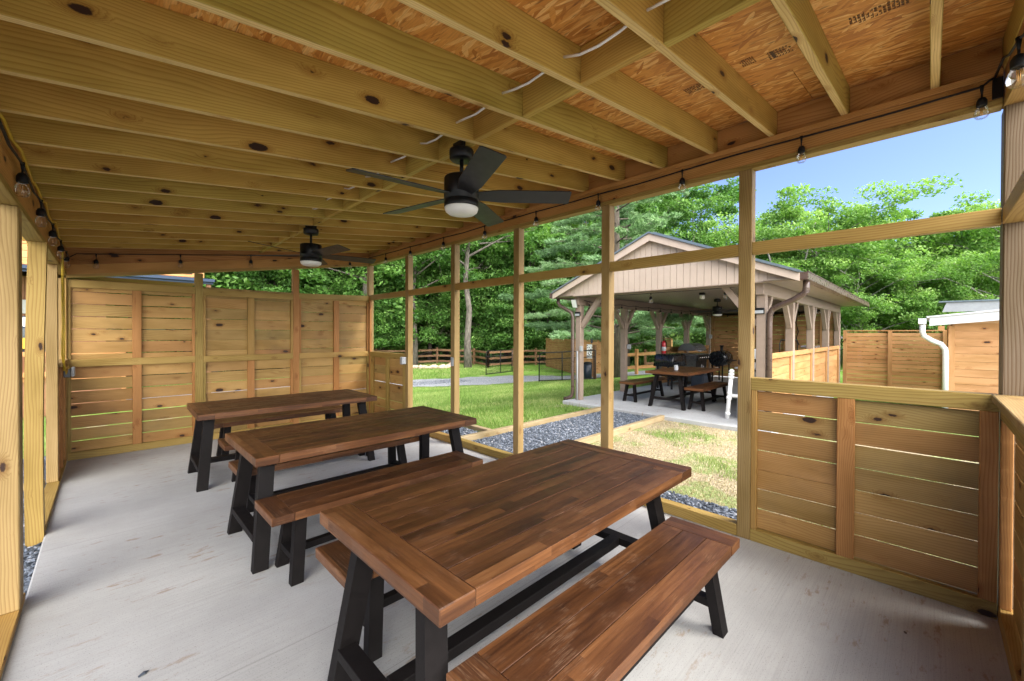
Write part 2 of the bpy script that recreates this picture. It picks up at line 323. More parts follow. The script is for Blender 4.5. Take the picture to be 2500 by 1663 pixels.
def bark(name, a, b_):
    m, t, b = mat(name); n = N(t); o = n.obj()
    s = n.new('ShaderNodeSeparateXYZ'); n.link(o, s.inputs[0])
    f = n.noise(n.comb(n.math('MULTIPLY', s.outputs[0], 14.0), n.math('MULTIPLY', s.outputs[1], 14.0), n.math('MULTIPLY', s.outputs[2], 3.0)), 1.0, 5, 0.7)
    c = n.ramp(f, [(0.35, a), (0.65, b_)]); n.link(c, b.inputs['Base Color']); b.inputs['Roughness'].default_value = 0.9
    n.link(n.bump(f, 0.9, 0.03), b.inputs['Normal']); return m
M['bark'] = bark('grey_bark', (0.05, 0.043, 0.036), (0.20, 0.175, 0.15))
M['bark_dk'] = bark('dark_bark', (0.045, 0.035, 0.028), (0.15, 0.12, 0.095))
M['bark_pale'] = bark('pale_bark', (0.12, 0.11, 0.10), (0.34, 0.32, 0.29))

# ------------------------------------------------------------------ mesh helpers
class MB:
    """collects boxes, bars, tubes into one mesh, with board-aligned UVs and a per-face random value"""
    def __init__(s): s.v = []; s.f = []; s.uv = []; s.r = []; s.sm = []
    def face(s, idx, uvs, r, sm=False): s.f.append(idx); s.uv.append(uvs); s.r.append(r); s.sm.append(sm)
    def box(s, c, d, M_=None, bev=0.0, axis=None, r=None, uvo=None):
        h = [k / 2 for k in d]
        if axis is None: axis = max(range(3), key=lambda i: d[i])
        r = random.random() if r is None else r
        ou, ov = (random.random() * 40, random.random() * 9) if uvo is None else uvo
        b = min(bev, min(h) * 0.8)
        vid = {}
        base = len(s.v)
        T = (Matrix.Translation(c) if M_ is None else M_ @ Matrix.Translation(c))
        loc = []
        def vert(a, sg):
            key = (a if b > 0 else 0,) + sg
            if key in vid: return vid[key]
            p = [sg[i] * (h[i] if (i == a or b == 0) else h[i] - b) for i in range(3)]
            loc.append(p); q = T @ Vector(p); s.v.append((q.x, q.y, q.z)); vid[key] = base + len(loc) - 1; return vid[key]
        def uvf(ids, nrm):
            out = []
            for i in ids:
                p = loc[i - base]; o = [k for k in range(3) if k != nrm]
                if nrm == axis: out.append((p[o[0]] * 1.0 + ou, p[o[1]] * 1.0 + ov + 3.3))
                else:
                    w = o[0] if o[1] == axis else o[1]
                    out.append((p[axis] + ou, p[w] + ov + nrm * 0.37 + (0.21 if p[nrm] > 0 else 0)))
            return out
        def add(ids, nrm):
            P = [Vector(loc[i - base]) for i in ids]
            nn = (P[1] - P[0]).cross(P[2] - P[0]); cc = sum(P, Vector()) / len(P)
            if nn.dot(cc) < 0: ids = ids[::-1]
            s.face(tuple(ids), uvf(ids, nrm), r)
        for a in range(3):
            o = [k for k in range(3) if k != a]
            for sg in (-1, 1):
                ids = []
                for (p, q) in ((-1, -1), (1, -1), (1, 1), (-1, 1)):
                    t = [0, 0, 0]; t[a] = sg; t[o[0]] = p; t[o[1]] = q; ids.append(vert(a, tuple(t)))
                add(ids, a)
        if b > 0:
            for a, c2 in ((0, 1), (0, 2), (1, 2)):
                e = 3 - a - c2
                for sa in (-1, 1):
                    for sc in (-1, 1):
                        t1 = [0, 0, 0]; t1[a] = sa; t1[c2] = sc; t1[e] = -1; t2 = list(t1); t2[e] = 1
                        add([vert(a, tuple(t1)), vert(a, tuple(t2)), vert(c2, tuple(t2)), vert(c2, tuple(t1))], a if a != axis else c2)
            for sx in (-1, 1):
                for sy in (-1, 1):
                    for sz in (-1, 1): add([vert(k, (sx, sy, sz)) for k in range(3)], 0 if axis != 0 else 1)
        return s
    def b2(s, x0, x1, y0, y1, z0, z1, bev=0.0, axis=None, r=None):
        return s.box(((x0 + x1) / 2, (y0 + y1) / 2, (z0 + z1) / 2), (abs(x1 - x0), abs(y1 - y0), abs(z1 - z0)), None, bev, axis, r)
    def bar(s, p, q, w, d, up=(0, 0, 1), bev=0.0, r=None, ext=0.0):
        """board from p to q, w across (side), d along up"""
        p, q = Vector(p), Vector(q); x = (q - p); L = x.length; x.normalize(); upv = Vector(up)
        y = upv.cross(x)
        if y.length < 1e-5: y = Vector((0, 1, 0)).cross(x)
        y.normalize(); z = x.cross(y); c = (p + q) / 2
        T = Matrix(((x.x, y.x, z.x, c.x), (x.y, y.y, z.y, c.y), (x.z, y.z, z.z, c.z), (0, 0, 0, 1)))
        return s.box((0, 0, 0), (L + ext, w, d), T, bev, 0, r)
    def tube(s, pts, rad, seg=8, r=None, cap=True):
        r = random.random() if r is None else r
        pts = [Vector(p) for p in pts]; rr = rad if isinstance(rad, (list, tuple)) else [rad] * len(pts)
        base = len(s.v); prev = None; L = 0
        Ls = []
        for i, p in enumerate(pts):
            if i: L += (p - pts[i - 1]).length
            Ls.append(L)
            t = (pts[min(i + 1, len(pts) - 1)] - pts[max(i - 1, 0)]).normalized()
            if prev is None:
                a = Vector((0, 0, 1)) if abs(t.z) < 0.9 else Vector((1, 0, 0)); n1 = t.cross(a).normalized()
            else: n1 = (prev - t * prev.dot(t)).normalized()
            prev = n1; n2 = t.cross(n1)
            for k in range(seg):
                an = 2 * math.pi * k / seg; q = p + (n1 * math.cos(an) + n2 * math.sin(an)) * rr[i]; s.v.append(tuple(q))
        for i in range(len(pts) - 1):
            for k in range(seg):
                a = base + i * seg + k; b_ = base + i * seg + (k + 1) % seg
                s.face((a, b_, b_ + seg, a + seg), [(Ls[i], k / seg), (Ls[i], (k + 1) / seg), (Ls[i + 1], (k + 1) / seg), (Ls[i + 1], k / seg)], r, True)
        if cap:
            for i, rev in ((0, True), (len(pts) - 1, False)):
                ids = [base + i * seg + k for k in range(seg)]
                if rev: ids = ids[::-1]
                s.face(tuple(ids), [(0, 0)] * seg, r)
        return s
    def lathe(s, c, prof, seg=24, M_=None, r=None):
        """prof: (radius, z) list"""
        r = random.random() if r is None else r; base = len(s.v); T = M_ or Matrix.Identity(4)
        for (ra, z) in prof:
            for k in range(seg):
                an = 2 * math.pi * k / seg; q = T @ Vector((c[0] + ra * math.cos(an), c[1] + ra * math.sin(an), c[2] + z)); s.v.append(tuple(q))
        for i in range(len(prof) - 1):
            for k in range(seg):
                a = base + i * seg + k; b_ = base + i * seg + (k + 1) % seg
                s.face((a, b_, b_ + seg, a + seg), [(k / seg, i), ((k + 1) / seg, i), ((k + 1) / seg, i + 1), (k / seg, i + 1)], r, True)
        s.face(tuple(base + (len(prof) - 1) * seg + k for k in range(seg)), [(0, 0)] * seg, r)
        s.face(tuple(base + k for k in reversed(range(seg))), [(0, 0)] * seg, r)
        return s
    def poly(s, pts, thick, nrm, r=None, uvax=None):
        """prism from planar polygon pts extruded by thick along nrm"""
        r = random.random() if r is None else r; nrm = Vector(nrm).normalized(); n = len(pts); base = len(s.v)
        P = [Vector(p) for p in pts]; off = (random.random() * 30, random.random() * 9)
        for p in P: s.v.append(tuple(p))
        for p in P: s.v.append(tuple(p + nrm * thick))
        ax = Vector(uvax).normalized() if uvax else (P[1] - P[0]).normalized(); ay = nrm.cross(ax)
        U = [(p.dot(ax) + off[0], p.dot(ay) + off[1]) for p in P]
        fn = Vector((0, 0, 0))
        for i in range(n): fn += P[i].cross(P[(i + 1) % n])
        ids = list(range(n))
        if fn.dot(nrm) > 0: ids = ids[::-1]
        s.face(tuple(base + i for i in ids), [U[i] for i in ids], r)
        top = ids[::-1]
        s.face(tuple(base + n + i for i in top), [U[i] for i in top], r)
        for k in range(n):
            i, j = ids[k], ids[(k + 1) % n]
            L = (P[j] - P[i]).length
            s.face((base + j, base + i, base + n + i, base + n + j), [(L + off[0], 0), (off[0], 0), (off[0], thick), (L + off[0], thick)], r)
        return s
    def build(s, name, m, parent=None, loc=None):
        me = bpy.data.meshes.new(name); me.from_pydata(s.v, [], s.f)
        ul = me.uv_layers.new(name='UVMap')
        ul.data.foreach_set('uv', np.array([c for f in s.uv for p in f for c in p], dtype=np.float32))
        at = me.attributes.new('rnd', 'FLOAT', 'FACE'); at.data.foreach_set('value', np.array(s.r, dtype=np.float32))
        me.polygons.foreach_set('use_smooth', s.sm); me.materials.append(m); me.update()
        o = bpy.data.objects.new(name, me); COL.objects.link(o)
        if parent: o.parent = parent
        if loc: o.location = loc
        return o

def np_mesh(name, V, F, m, rnd=None, parent=None, smooth=False):
    """V (n,3), F (k,c) all faces same size"""
    me = bpy.data.meshes.new(name); k, c = F.shape
    me.vertices.add(len(V)); me.vertices.foreach_set('co', V.astype(np.float32).ravel())
    me.loops.add(k * c); me.loops.foreach_set('vertex_index', F.astype(np.int32).ravel())
    me.polygons.add(k); me.polygons.foreach_set('loop_start', np.arange(0, k * c, c, dtype=np.int32))
    me.polygons.foreach_set('loop_total', np.full(k, c, dtype=np.int32))
    me.polygons.foreach_set('use_smooth', np.full(k, smooth))
    me.update(calc_edges=True)
    if rnd is not None:
        at = me.attributes.new('rnd', 'FLOAT', 'FACE'); at.data.foreach_set('value', rnd.astype(np.float32))
    me.materials.append(m); me.validate()
    o = bpy.data.objects.new(name, me); COL.objects.link(o)
    if parent: o.parent = parent
    return o

def tag(o, label=None, cat=None, group=None, kind=None):
    if label: o['label'] = label
    if cat: o['category'] = cat
    if group: o['group'] = group
    if kind: o['kind'] = kind
    return o
def empty(name, loc=(0, 0, 0), label=None, cat=None, group=None, rz=0.0):
    o = bpy.data.objects.new(name, None); COL.objects.link(o); o.location = loc; o.rotation_euler = (0, 0, rz); o.empty_display_size = 0.2
    return tag(o, label, cat, group)
def copy_tree(o, parent=None):
    c = o.copy(); COL.objects.link(c); c.parent = parent
    for ch in list(o.children): copy_tree(ch, c)
    return c
def put(o, loc, rz, label, group=None, sc=None):
    o.location = loc; o.rotation_euler = (0, 0, rz); o['label'] = label
    if group: o['group'] = group
    if sc: o.scale = sc
    return o
def W(mb, name, m, parent):
    """part whose vertices are in world coordinates, under a thing whose Empty stands at its base"""
    o = mb.build(name, m, parent)
    if parent is not None and parent.parent is None: o.location = -parent.location
    return o

# ------------------------------------------------------------------ terrain
def gz(x, y):
    x = np.asarray(x, float); y = np.asarray(y, float)
    return -0.08 - 0.091 * np.clip(y - 6.2, 0, 7.4) + 0.09 * np.clip(y - 26, 0, 60) + 0.02 * np.clip(x - 24, 0, 60) + 0.03 * np.sin(x * 0.9 + y * 0.4) * np.clip((y - 9) / 8, 0, 1)
G1 = lambda x, y: float(gz(x, y))
xs = np.unique(np.concatenate([np.linspace(-90, -12, 14), np.arange(-12, 34, 0.6), np.linspace(34, 140, 24)]))
ys = np.unique(np.concatenate([np.linspace(-80, -6, 12), np.arange(-6, 34, 0.6), np.linspace(34, 140, 24)]))
XX, YY = np.meshgrid(xs, ys); nx = len(xs); ZZ = gz(XX, YY)
idx = np.arange(nx * len(ys)).reshape(len(ys), nx)
Fq = np.stack([idx[:-1, :-1], idx[:-1, 1:], idx[1:, 1:], idx[1:, :-1]], -1).reshape(-1, 4)
ground = np_mesh('ground', np.stack([XX.ravel(), YY.ravel(), ZZ.ravel()], 1), Fq, M['lawn'], smooth=True)
tag(ground, kind='structure')

def drape(name, cx, cy, m, off=0.02):
    """sheet lying on the ground; cx, cy are 2-D arrays of positions"""
    V = np.stack([cx.ravel(), cy.ravel(), (gz(cx, cy) + off).ravel()], 1)
    r, c = cx.shape; id_ = np.arange(r * c).reshape(r, c)
    Fm = np.stack([id_[:-1, :-1], id_[:-1, 1:], id_[1:, 1:], id_[1:, :-1]], -1).reshape(-1, 4)
    o = np_mesh(name, V, Fm, m, smooth=True); return tag(o, kind='structure')
# gravel drive: centre line and half width
cl = np.array([(-30, 20.5), (-12, 20.0), (-2, 19.5), (5, 18.2), (9.8, 16.3), (12.6, 15.1), (14.6, 13.9), (16.2, 12.2), (18.5, 10.2), (24, 8.5), (40, 7.0)], float)
tt = np.linspace(0, len(cl) - 1, 120); cx = np.interp(tt, range(len(cl)), cl[:, 0]); cy = np.interp(tt, range(len(cl)), cl[:, 1])
k_ = np.ones(7) / 7; cx = np.convolve(np.pad(cx, 3, 'edge'), k_, 'valid'); cy = np.convolve(np.pad(cy, 3, 'edge'), k_, 'valid')
tx, ty = np.gradient(cx), np.gradient(cy); tl = np.hypot(tx, ty); nxn, nyn = -ty / tl, tx / tl
hw = np.linspace(-1, 1, 9); wob = 0.12 * np.sin(tt * 9) + 0.08 * np.sin(tt * 23)
wid = 1.62 + wob
drive = drape('gravel_drive', cx[:, None] + nxn[:, None] * hw * wid[:, None], cy[:, None] + nyn[:, None] * hw * wid[:, None], M['drive'], 0.025)
def rect_sheet(name, x0, x1, y0, y1, m, off, st=0.3):
    a, b = np.meshgrid(np.linspace(x0, x1, max(2, int((x1 - x0) / st))), np.linspace(y0, y1, max(2, int((y1 - y0) / st)))); return drape(name, a, b, m, off)
rect_sheet('gravel_apron', -3.2, -0.335, -1.0, 9.3, M['slate_bed'], 0.02)
rect_sheet('added_bounce_yard', -14, 14, -16, -0.62, M['bounce_yard'], 0.02, 1.0)  # this sheet and the next: unseen pale ground added to light the ceiling
rect_sheet('added_bounce_yard', -14, -3.25, -0.6, 9.3, M['bounce_yard'], 0.02, 1.0)
rect_sheet('gravel_path', 3.60, 7.36, 3.58, 4.72, M['slate_bed'], 0.02)
rect_sheet('gravel_strip', 3.56, 4.02, -0.2, 3.45, M['slate_bed'], 0.02)
rect_sheet('gravel_margin', 3.56, 4.25, 4.84, 7.2, M['slate_bed'], 0.02)

def chips(name, regions, size, m, zoff=0.02, label=None):
    """many small angular stones, one object"""
    P = []
    for (x0, x1, y0, y1, n) in regions: P.append(np.stack([rng.uniform(x0, x1, n), rng.uniform(y0, y1, n)], 1))
    P = np.concatenate(P); n = len(P); z = gz(P[:, 0], P[:, 1]) + zoff + rng.uniform(0, size * 0.55, n)
    C = np.column_stack([P, z])
    base = np.array([(1, 0, 0), (0, 1, 0), (-1, 0, 0), (0, -1, 0), (0, 0, 1), (0, 0, -1)], float)
    tri = np.array([(0, 1, 4), (1, 2, 4), (2, 3, 4), (3, 0, 4), (1, 0, 5), (2, 1, 5), (3, 2, 5), (0, 3, 5)])
    V = base[None] * (size * rng.uniform(0.45, 1.15, (n, 1, 3)) * np.array([1.15, 0.85, 0.42])) * rng.uniform(0.75, 1.25, (n, 6, 1))
    a = rng.uniform(0, 6.28, n); tilt = rng.normal(0, 0.35, n)
    ca, sa = np.cos(a)[:, None], np.sin(a)[:, None]; ct, st = np.cos(tilt)[:, None], np.sin(tilt)[:, None]
    y, zz = V[..., 1] * ct - V[..., 2] * st, V[..., 1] * st + V[..., 2] * ct
    x2, y2 = V[..., 0] * ca - y * sa, V[..., 0] * sa + y * ca
    V = np.stack([x2, y2, zz], -1) + C[:, None]
    Fm = (tri[None] + (np.arange(n) * 6)[:, None, None]).reshape(-1, 3)
    o = np_mesh(name, V.reshape(-1, 3), Fm, m, np.repeat(rng.uniform(0, 1, n), 8))
    return tag(o, label, 'gravel', kind='stuff')
chips('path_gravel', [(3.60, 7.34, 3.60, 4.70, 9500), (3.57, 4.02, -0.1, 3.45, 2600), (3.57, 4.25, 4.86, 7.0, 2600)], 0.021, M['slate'], label='blue grey slate chips filling the timber edged path')
chips('apron_gravel', [(-0.85, -0.345, 2.4, 6.5, 4200), (-1.6, -0.6, 4.5, 9.2, 3200)], 0.023, M['slate'], label='dark slate chips outside the left posts of the shelter')
chips('drive_gravel', [(9.2, 12.4, 15.2, 16.6, 1500), (7.0, 9.5, 16.3, 17.6, 1000)], 0.02, M['slate'], 0.025, label='loose pale stones lying on the gravel drive')

# grass
def blades(name, pts, h, w, m, label, cat='grass'):
    n = len(pts); z = gz(pts[:, 0], pts[:, 1]); a = rng.uniform(0, 6.283, n)
    hh = h * rng.uniform(0.5, 1.35, n); lean = hh * rng.uniform(0.1, 0.7, n); la = rng.uniform(0, 6.283, n)
    ww = w * rng.uniform(0.7, 1.3, n) / 2
    V = np.empty((n, 3, 3)); V[:, 0] = np.column_stack([pts[:, 0] - np.cos(a) * ww, pts[:, 1] - np.sin(a) * ww, z - 0.005])
    V[:, 1] = np.column_stack([pts[:, 0] + np.cos(a) * ww, pts[:, 1] + np.sin(a) * ww, z - 0.005])
    V[:, 2] = np.column_stack([pts[:, 0] + np.cos(la) * lean, pts[:, 1] + np.sin(la) * lean, z + hh])
    o = np_mesh(name, V.reshape(-1, 3), np.arange(n * 3).reshape(-1, 3), m, np.clip(rng.normal(0.5, 0.22, n) + 0.10 * np.sin(pts[:, 0] * 2.1 + 3 * np.sin(pts[:, 1] * 0.9)) + 0.08 * np.sin(pts[:, 1] * 3.3 + 2 * np.sin(pts[:, 0] * 1.3)), 0, 1))
    return tag(o, label, cat, kind='stuff')
def drive_y(x): return np.interp(x, cx, cy)
n = 150000
P = np.column_stack([rng.uniform(3.9, 14.5, n), 4.9 + (rng.uniform(0, 1, n) ** 1.15) * 12.0])
P = P[(P[:, 1] < drive_y(P[:, 0]) - 1.70) & ~((P[:, 0] > 7.3) & (P[:, 1] < 5.95)) & ~((P[:, 0] < 4.2) & (P[:, 1] < 7.1))]
blades('lawn_grass', P, 0.055, 0.011, M['grass'], 'bright green mown grass between the shelter and the drive')
n = 60000
P = np.column_stack([rng.uniform(-4, 19, n), rng.uniform(17, 27, n)]); P = P[P[:, 1] > drive_y(P[:, 0]) + 1.75]
blades('verge_grass', P, 0.10, 0.022, M['grass'], 'rougher grass between the drive and the rail fence')
n = 16000
P = np.column_stack([rng.uniform(-2.2, -0.35, n), rng.uniform(9.3, 17.5, n)])
blades('side_grass', P, 0.06, 0.012, M['grass'], 'strip of lawn left of the shelter')
n = 26000
P = np.column_stack([rng.uniform(4.03, 7.36, n), rng.uniform(-0.6, 3.38, n)])
clump = np.sin(P[:, 0] * 3.1 + 1) * np.sin(P[:, 1] * 2.7 + 0.5) + 0.6 * np.sin(P[:, 0] * 7.3) * np.sin(P[:, 1] * 6.1 + 2) + 0.5 * (P[:, 0] - 5.6) / 1.8 * 0.6
gr = P[(clump + rng.normal(0, 0.3, n)) > 0.78]; stw = P[(clump + rng.normal(0, 0.5, n)) < 0.8]
blades('patch_grass', gr, 0.060, 0.009, M['grass'], 'thin young grass tufts on the bare patch before the pavilion')
so = blades('dry_straw', stw, 0.022, 0.010, M['straw'], 'dry straw mulch spread on the newly sown patch', 'straw')

# slabs and timber edging
def slab(name, x0, x1, y0, y1, z0, z1, m, bev=0.01):
    o = MB().b2(x0, x1, y0, y1, z0, z1, bev).build(name, m); return tag(o, kind='structure')
slab('concrete_slab', -0.335, 3.55, -0.42, 7.25, -0.16, 0.0, M['concrete'])
slab('pavilion_slab', 7.38, 15.95, 1.72, 5.86, -0.45, 0.0, M['concrete2'], 0.015)
def timber(p, q, label, h=0.09, w=0.09, z=-0.035):
    c = ((p[0] + q[0]) / 2, (p[1] + q[1]) / 2, z)
    o = MB().bar((p[0] - c[0], p[1] - c[1], 0), (q[0] - c[0], q[1] - c[1], 0), w, h, bev=0.006).build('timber_edging', M['timber'], loc=c)
    tag(o, label, 'timber edging', 'timber edgings of the gravel path')
timber((3.58, 4.80), (7.36, 4.76), 'pale timber along the lawn side of the gravel path')
timber((3.58, 3.50), (7.40, 3.50), 'pale timber between the gravel path and the straw covered patch')
timber((4.30, 4.86), (4.30, 7.20), 'timber holding the small gravel bed beside the far half wall')
timber((-1.55, 6.35), (-0.45, 6.35), 'short timber crossing the slate gravel outside the left posts', z=-0.05)

# ------------------------------------------------------------------ the shelter we stand in
XR, XL, YF, YB = 3.378, -0.33, -0.26, 7.105
T4 = 0.089; T2 = 0.038
sh = empty('dining_shelter', (1.5, 3.4, 0.0), 'open timber shelter with exposed rafters, half walls and a plank back wall', 'shelter')
P_ = lambda mb, name, m: W(mb, name, M[m], sh)
rz = lambda x: 2.930 + 0.1215 * (x - XR)            # underside of the rafters
RD = 0.184
# rafters
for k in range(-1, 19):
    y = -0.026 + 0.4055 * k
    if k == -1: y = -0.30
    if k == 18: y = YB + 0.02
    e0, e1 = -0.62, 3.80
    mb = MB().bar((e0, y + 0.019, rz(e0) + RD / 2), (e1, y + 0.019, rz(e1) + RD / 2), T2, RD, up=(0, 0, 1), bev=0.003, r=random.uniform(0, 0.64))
    mb.r[4] = 0.93     # lower edge painted paler: light bounced off the floor put into the colour
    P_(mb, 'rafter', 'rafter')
# blocking along the middle
for k in range(-1, 18):
    y0 = (-0.026 + 0.4055 * k + T2 + 0.0005) if k >= 0 else -0.26; y1 = -0.026 + 0.4055 * (k + 1) - 0.0005
    if k == 17: y1 = YB + 0.019
    x = 1.635 + (0.012 if k % 2 else -0.008)
    P_(MB().b2(x, x + T2, y0, y1, rz(x) + 0.002, rz(x) + RD - 0.004, 0.002, r=random.uniform(0, 0.64)), 'blocking', 'rafter')
# blocking above the right plate
for k in range(-1, 18):
    y0 = (-0.026 + 0.4055 * k + T2 + 0.0005) if k >= 0 else -0.26; y1 = -0.026 + 0.4055 * (k + 1) - 0.0005
    if k == 17: y1 = YB + 0.019
    P_(MB().b2(3.436, 3.436 + T2, y0, y1, 2.938, rz(3.436) + RD - 0.003, 0.002), 'blocking', 'beam')
    P_(MB().b2(-0.415, -0.377, y0, y1, 2.482, rz(-0.415) + RD - 0.003, 0.002), 'blocking', 'beam')
# roof deck: OSB sheets with seams
roofm = MB()
def deck(x0, x1, y0, y1, r):
    a = math.atan(0.1215); n_ = Vector((-math.sin(a), 0, math.cos(a)))
    z0, z1 = rz(x0) + RD + 0.001, rz(x1) + RD + 0.001
    base = len(roofm.v); pts = [(x0, y0, z0), (x1, y0, z1), (x1, y1, z1), (x0, y1, z0)]
    for p in pts: roofm.v.append(p)
    for p in pts: q = Vector(p) + n_ * 0.012; roofm.v.append(tuple(q))
    o = r * 17.3; uvs = [(p[1] + o, p[0] + o * 0.31) for p in pts]
    roofm.face((base + 3, base + 2, base + 1, base), uvs[::-1], r); roofm.face((base + 4, base + 5, base + 6, base + 7), uvs, r)
    for i in range(4):
        j = (i + 1) % 4; roofm.face((base + i, base + j, base + 4 + j, base + 4 + i), [uvs[i], uvs[j], uvs[j], uvs[i]], r)
xsd = [-0.70, 0.38, 1.603, 2.826, 3.84]
for i in range(4):
    off = 0.0 if i % 2 else 1.22; y = -0.42
    cuts = [-0.42] + [c for c in np.arange(-0.42 - 2.44 + off + 1.0, 7.3, 2.433) if -0.3 < c < 7.3] + [7.42]
    for j in range(len(cuts) - 1): deck(xsd[i] + 0.0015, xsd[i + 1] - 0.0015, cuts[j] + 0.0015, cuts[j + 1] - 0.0015, random.random())
P_(roofm, 'roof_deck', 'osb')
a = math.atan(0.1215); n_ = Vector((-math.sin(a), 0, math.cos(a)))
P_(MB().poly([Vector((x, y, rz(x) + RD + 0.003)) + n_ * 0.014 for x, y in ((-0.74, -0.46), (3.88, -0.46), (3.88, 7.46), (-0.74, 7.46))], 0.02, n_), 'roof_cover', 'metal_roof')
# ink stamps on the sheets (short rows of unreadable printing and the mirrored size mark)
st = MB()
def on_deck(x, y, w, l, dz=0.0012):   # small dark bar on the underside: centre, width along y, length along x
    a_ = math.atan(0.1215); z = rz(x) + RD - dz
    T = Matrix.Translation((x, y, z)) @ Matrix.Rotation(-a_, 4, 'Y'); st.box((0, 0, 0), (l, w, 0.0012), T)
def flush_st():
    global st
    if st.v: W(st, 'ink_stamp', M['ink'], sh)
    st = MB()
def print_block(x, y, rows, n_, cw=0.011, ch=0.016, rowgap=0.026):
    flush_st()
    for r_ in range(rows):
        yy = y
        for i in range(n_):
            if random.random() < 0.16: yy += cw * 1.2; continue
            q = random.random(); xx = x + r_ * rowgap
            if q < 0.5: on_deck(xx, yy, cw * 0.28, ch); on_deck(xx + ch * 0.35, yy + cw * 0.35, cw * 0.75, ch * 0.22)
            else: on_deck(xx - ch * 0.3, yy + cw * 0.3, cw * 0.8, ch * 0.22); on_deck(xx + ch * 0.3, yy + cw * 0.3, cw * 0.8, ch * 0.22); on_deck(xx, yy + cw * 0.6, cw * 0.25, ch * 0.7)
            yy += cw * 1.25
print_block(1.33, 1.24, 7, 10); print_block(2.50, 0.52, 4, 8); print_block(2.46, 0.68, 5, 7, 0.008, 0.012, 0.018)
print_block(2.50, 0.08, 4, 14, 0.012, 0.018, 0.024); print_block(2.52, 0.93, 5, 13, 0.009, 0.013, 0.018); print_block(1.30, 1.70, 2, 9)
on_deck(2.54, 0.60, 0.014, 0.09); on_deck(2.56, 0.47, 0.012, 0.06); on_deck(1.38, 1.70, 0.012, 0.14)
def stroke_letters(x, y, letters, s=0.055):
    seg = {'5': [(0, 0, 1, 0), (0, 0, 0, .5), (0, .5, 1, .5), (1, .5, 1, 1), (0, 1, 1, 1)], 'T': [(0, 0, 1, 0), (.5, 0, .5, 1)], '2': [(0, 0, 1, 0), (1, 0, 1, .5), (0, .5, 1, .5), (0, .5, 0, 1), (0, 1, 1, 1)], '/': [(1, 0, 0, 1)]}
    for i, ch in enumerate(letters):
        for (a0, b0, a1, b1) in seg[ch]:
            ya, yb = y + i * s * 0.85 + a0 * s * 0.6, y + i * s * 0.85 + a1 * s * 0.6; xa, xb = x + b0 * s, x + b1 * s
            st.bar((xa, ya, rz(xa) + RD - 0.001), (xb, yb, rz(xb) + RD - 0.001), 0.007, 0.0012)
stroke_letters(1.23, 1.60, '5T')
flush_st()

# right wall header, plates, rails
P_(MB().b2(XR, XR + T4, YF, YB + T4, 2.736, 2.7735, 0.003), 'header_plate', 'pine')
P_(MB().b2(XR + 0.003, XR + T4 - 0.003, YF, YB + T4 - 0.003, 2.7745, 2.893, 0.003), 'header', 'beam')
P_(MB().b2(XR - 0.001, XR + T4, YF, 3.2, 2.894, 2.932, 0.003), 'top_plate', 'beam')
P_(MB().b2(XR - 0.001, XR + T4, 3.202, YB + T4, 2.894, 2.932, 0.003), 'top_plate', 'red_pine')
studs = [0.926, 2.127, 3.322, 4.545, 5.757]
for i, y in enumerate(studs):
    P_(MB().b2(XR + 0.0, XR + T4, y, y + T4, 0.001, 2.735, 0.004), 'post', 'pine_post')
P_(MB().b2(XR, XR + T4, YB, YB + T4, 0.001, 2.735, 0.004), 'post', 'pine_post')
P_(MB().b2(XR - 0.004, XR + 0.034, YB - 0.040, YB - 0.002, 0.09, 2.16, 0.003), 'corner_stud', 'red_pine')
seq = [YF] + [v for y in studs for v in (y, y + T4)] + [YB]
for i in range(0, len(seq), 2):
    a0, a1 = seq[i] + 0.001, seq[i + 1] - 0.001
    P_(MB().b2(XR + 0.002, XR + 0.060, a0, a1, 2.107, 2.195, 0.003), 'screen_rail', 'pine')
    if i != 4: P_(MB().b2(XR + 0.001, XR + T4 - 0.004, a0, a1, 0.001, 0.088, 0.003), 'sill', 'pine')
def half_wall_y(x0, y0, y1, ztop, mids, sgn=1, inset=0.045):
    """boards + rails in a plane x = const; inner face at x0, outside towards sgn"""
    X = lambda a_, b_: (min(x0 + sgn * a_, x0 + sgn * b_), max(x0 + sgn * a_, x0 + sgn * b_))
    c_, d_ = X(0.001, 0.086); P_(MB().b2(c_, d_, y0, y1, ztop - 0.09, ztop, 0.003), 'top_rail', 'pine')
    c_, d_ = X(inset, inset + 0.016); mb = MB(); z = 0.092; zt = ztop - 0.094
    while z < zt - 0.01:
        hgt = min(0.139, zt - z); cuts = [y0] + sorted((m_[0] + m_[1]) / 2 for m_ in mids if y0 + 0.1 < (m_[0] + m_[1]) / 2 < y1 - 0.1) + [y1]
        for j in range(len(cuts) - 1):
            dz = random.uniform(-0.0015, 0.0015); mb.b2(c_, d_, cuts[j] + 0.001, cuts[j + 1] - 0.001, z + dz, z + hgt + dz, 0.002, axis=1)
        z += 0.139 + random.choice((0.0025, 0.005, 0.008, 0.008))
    P_(mb, 'wall_boards', 'board')
    for (m0, m1, mm) in mids:
        c_, d_ = X(0.003, 0.041); P_(MB().b2(c_, d_, m0, m1, 0.0885, ztop - 0.0905, 0.003), 'wall_stud', mm)
half_wall_y(XR, YF + 0.001, studs[0] - 0.001, 1.2, [(0.888, 0.924, 'pine'), (0.335, 0.424, 'red_pine'), (-0.258, -0.19, 'red_pine')])
half_wall_y(XR, studs[4] + T4 + 0.001, YB - 0.001, 1.185, [(5.85, 5.93, 'pine'), (6.42, 6.50, 'pine'), (6.98, 7.06, 'pine')])
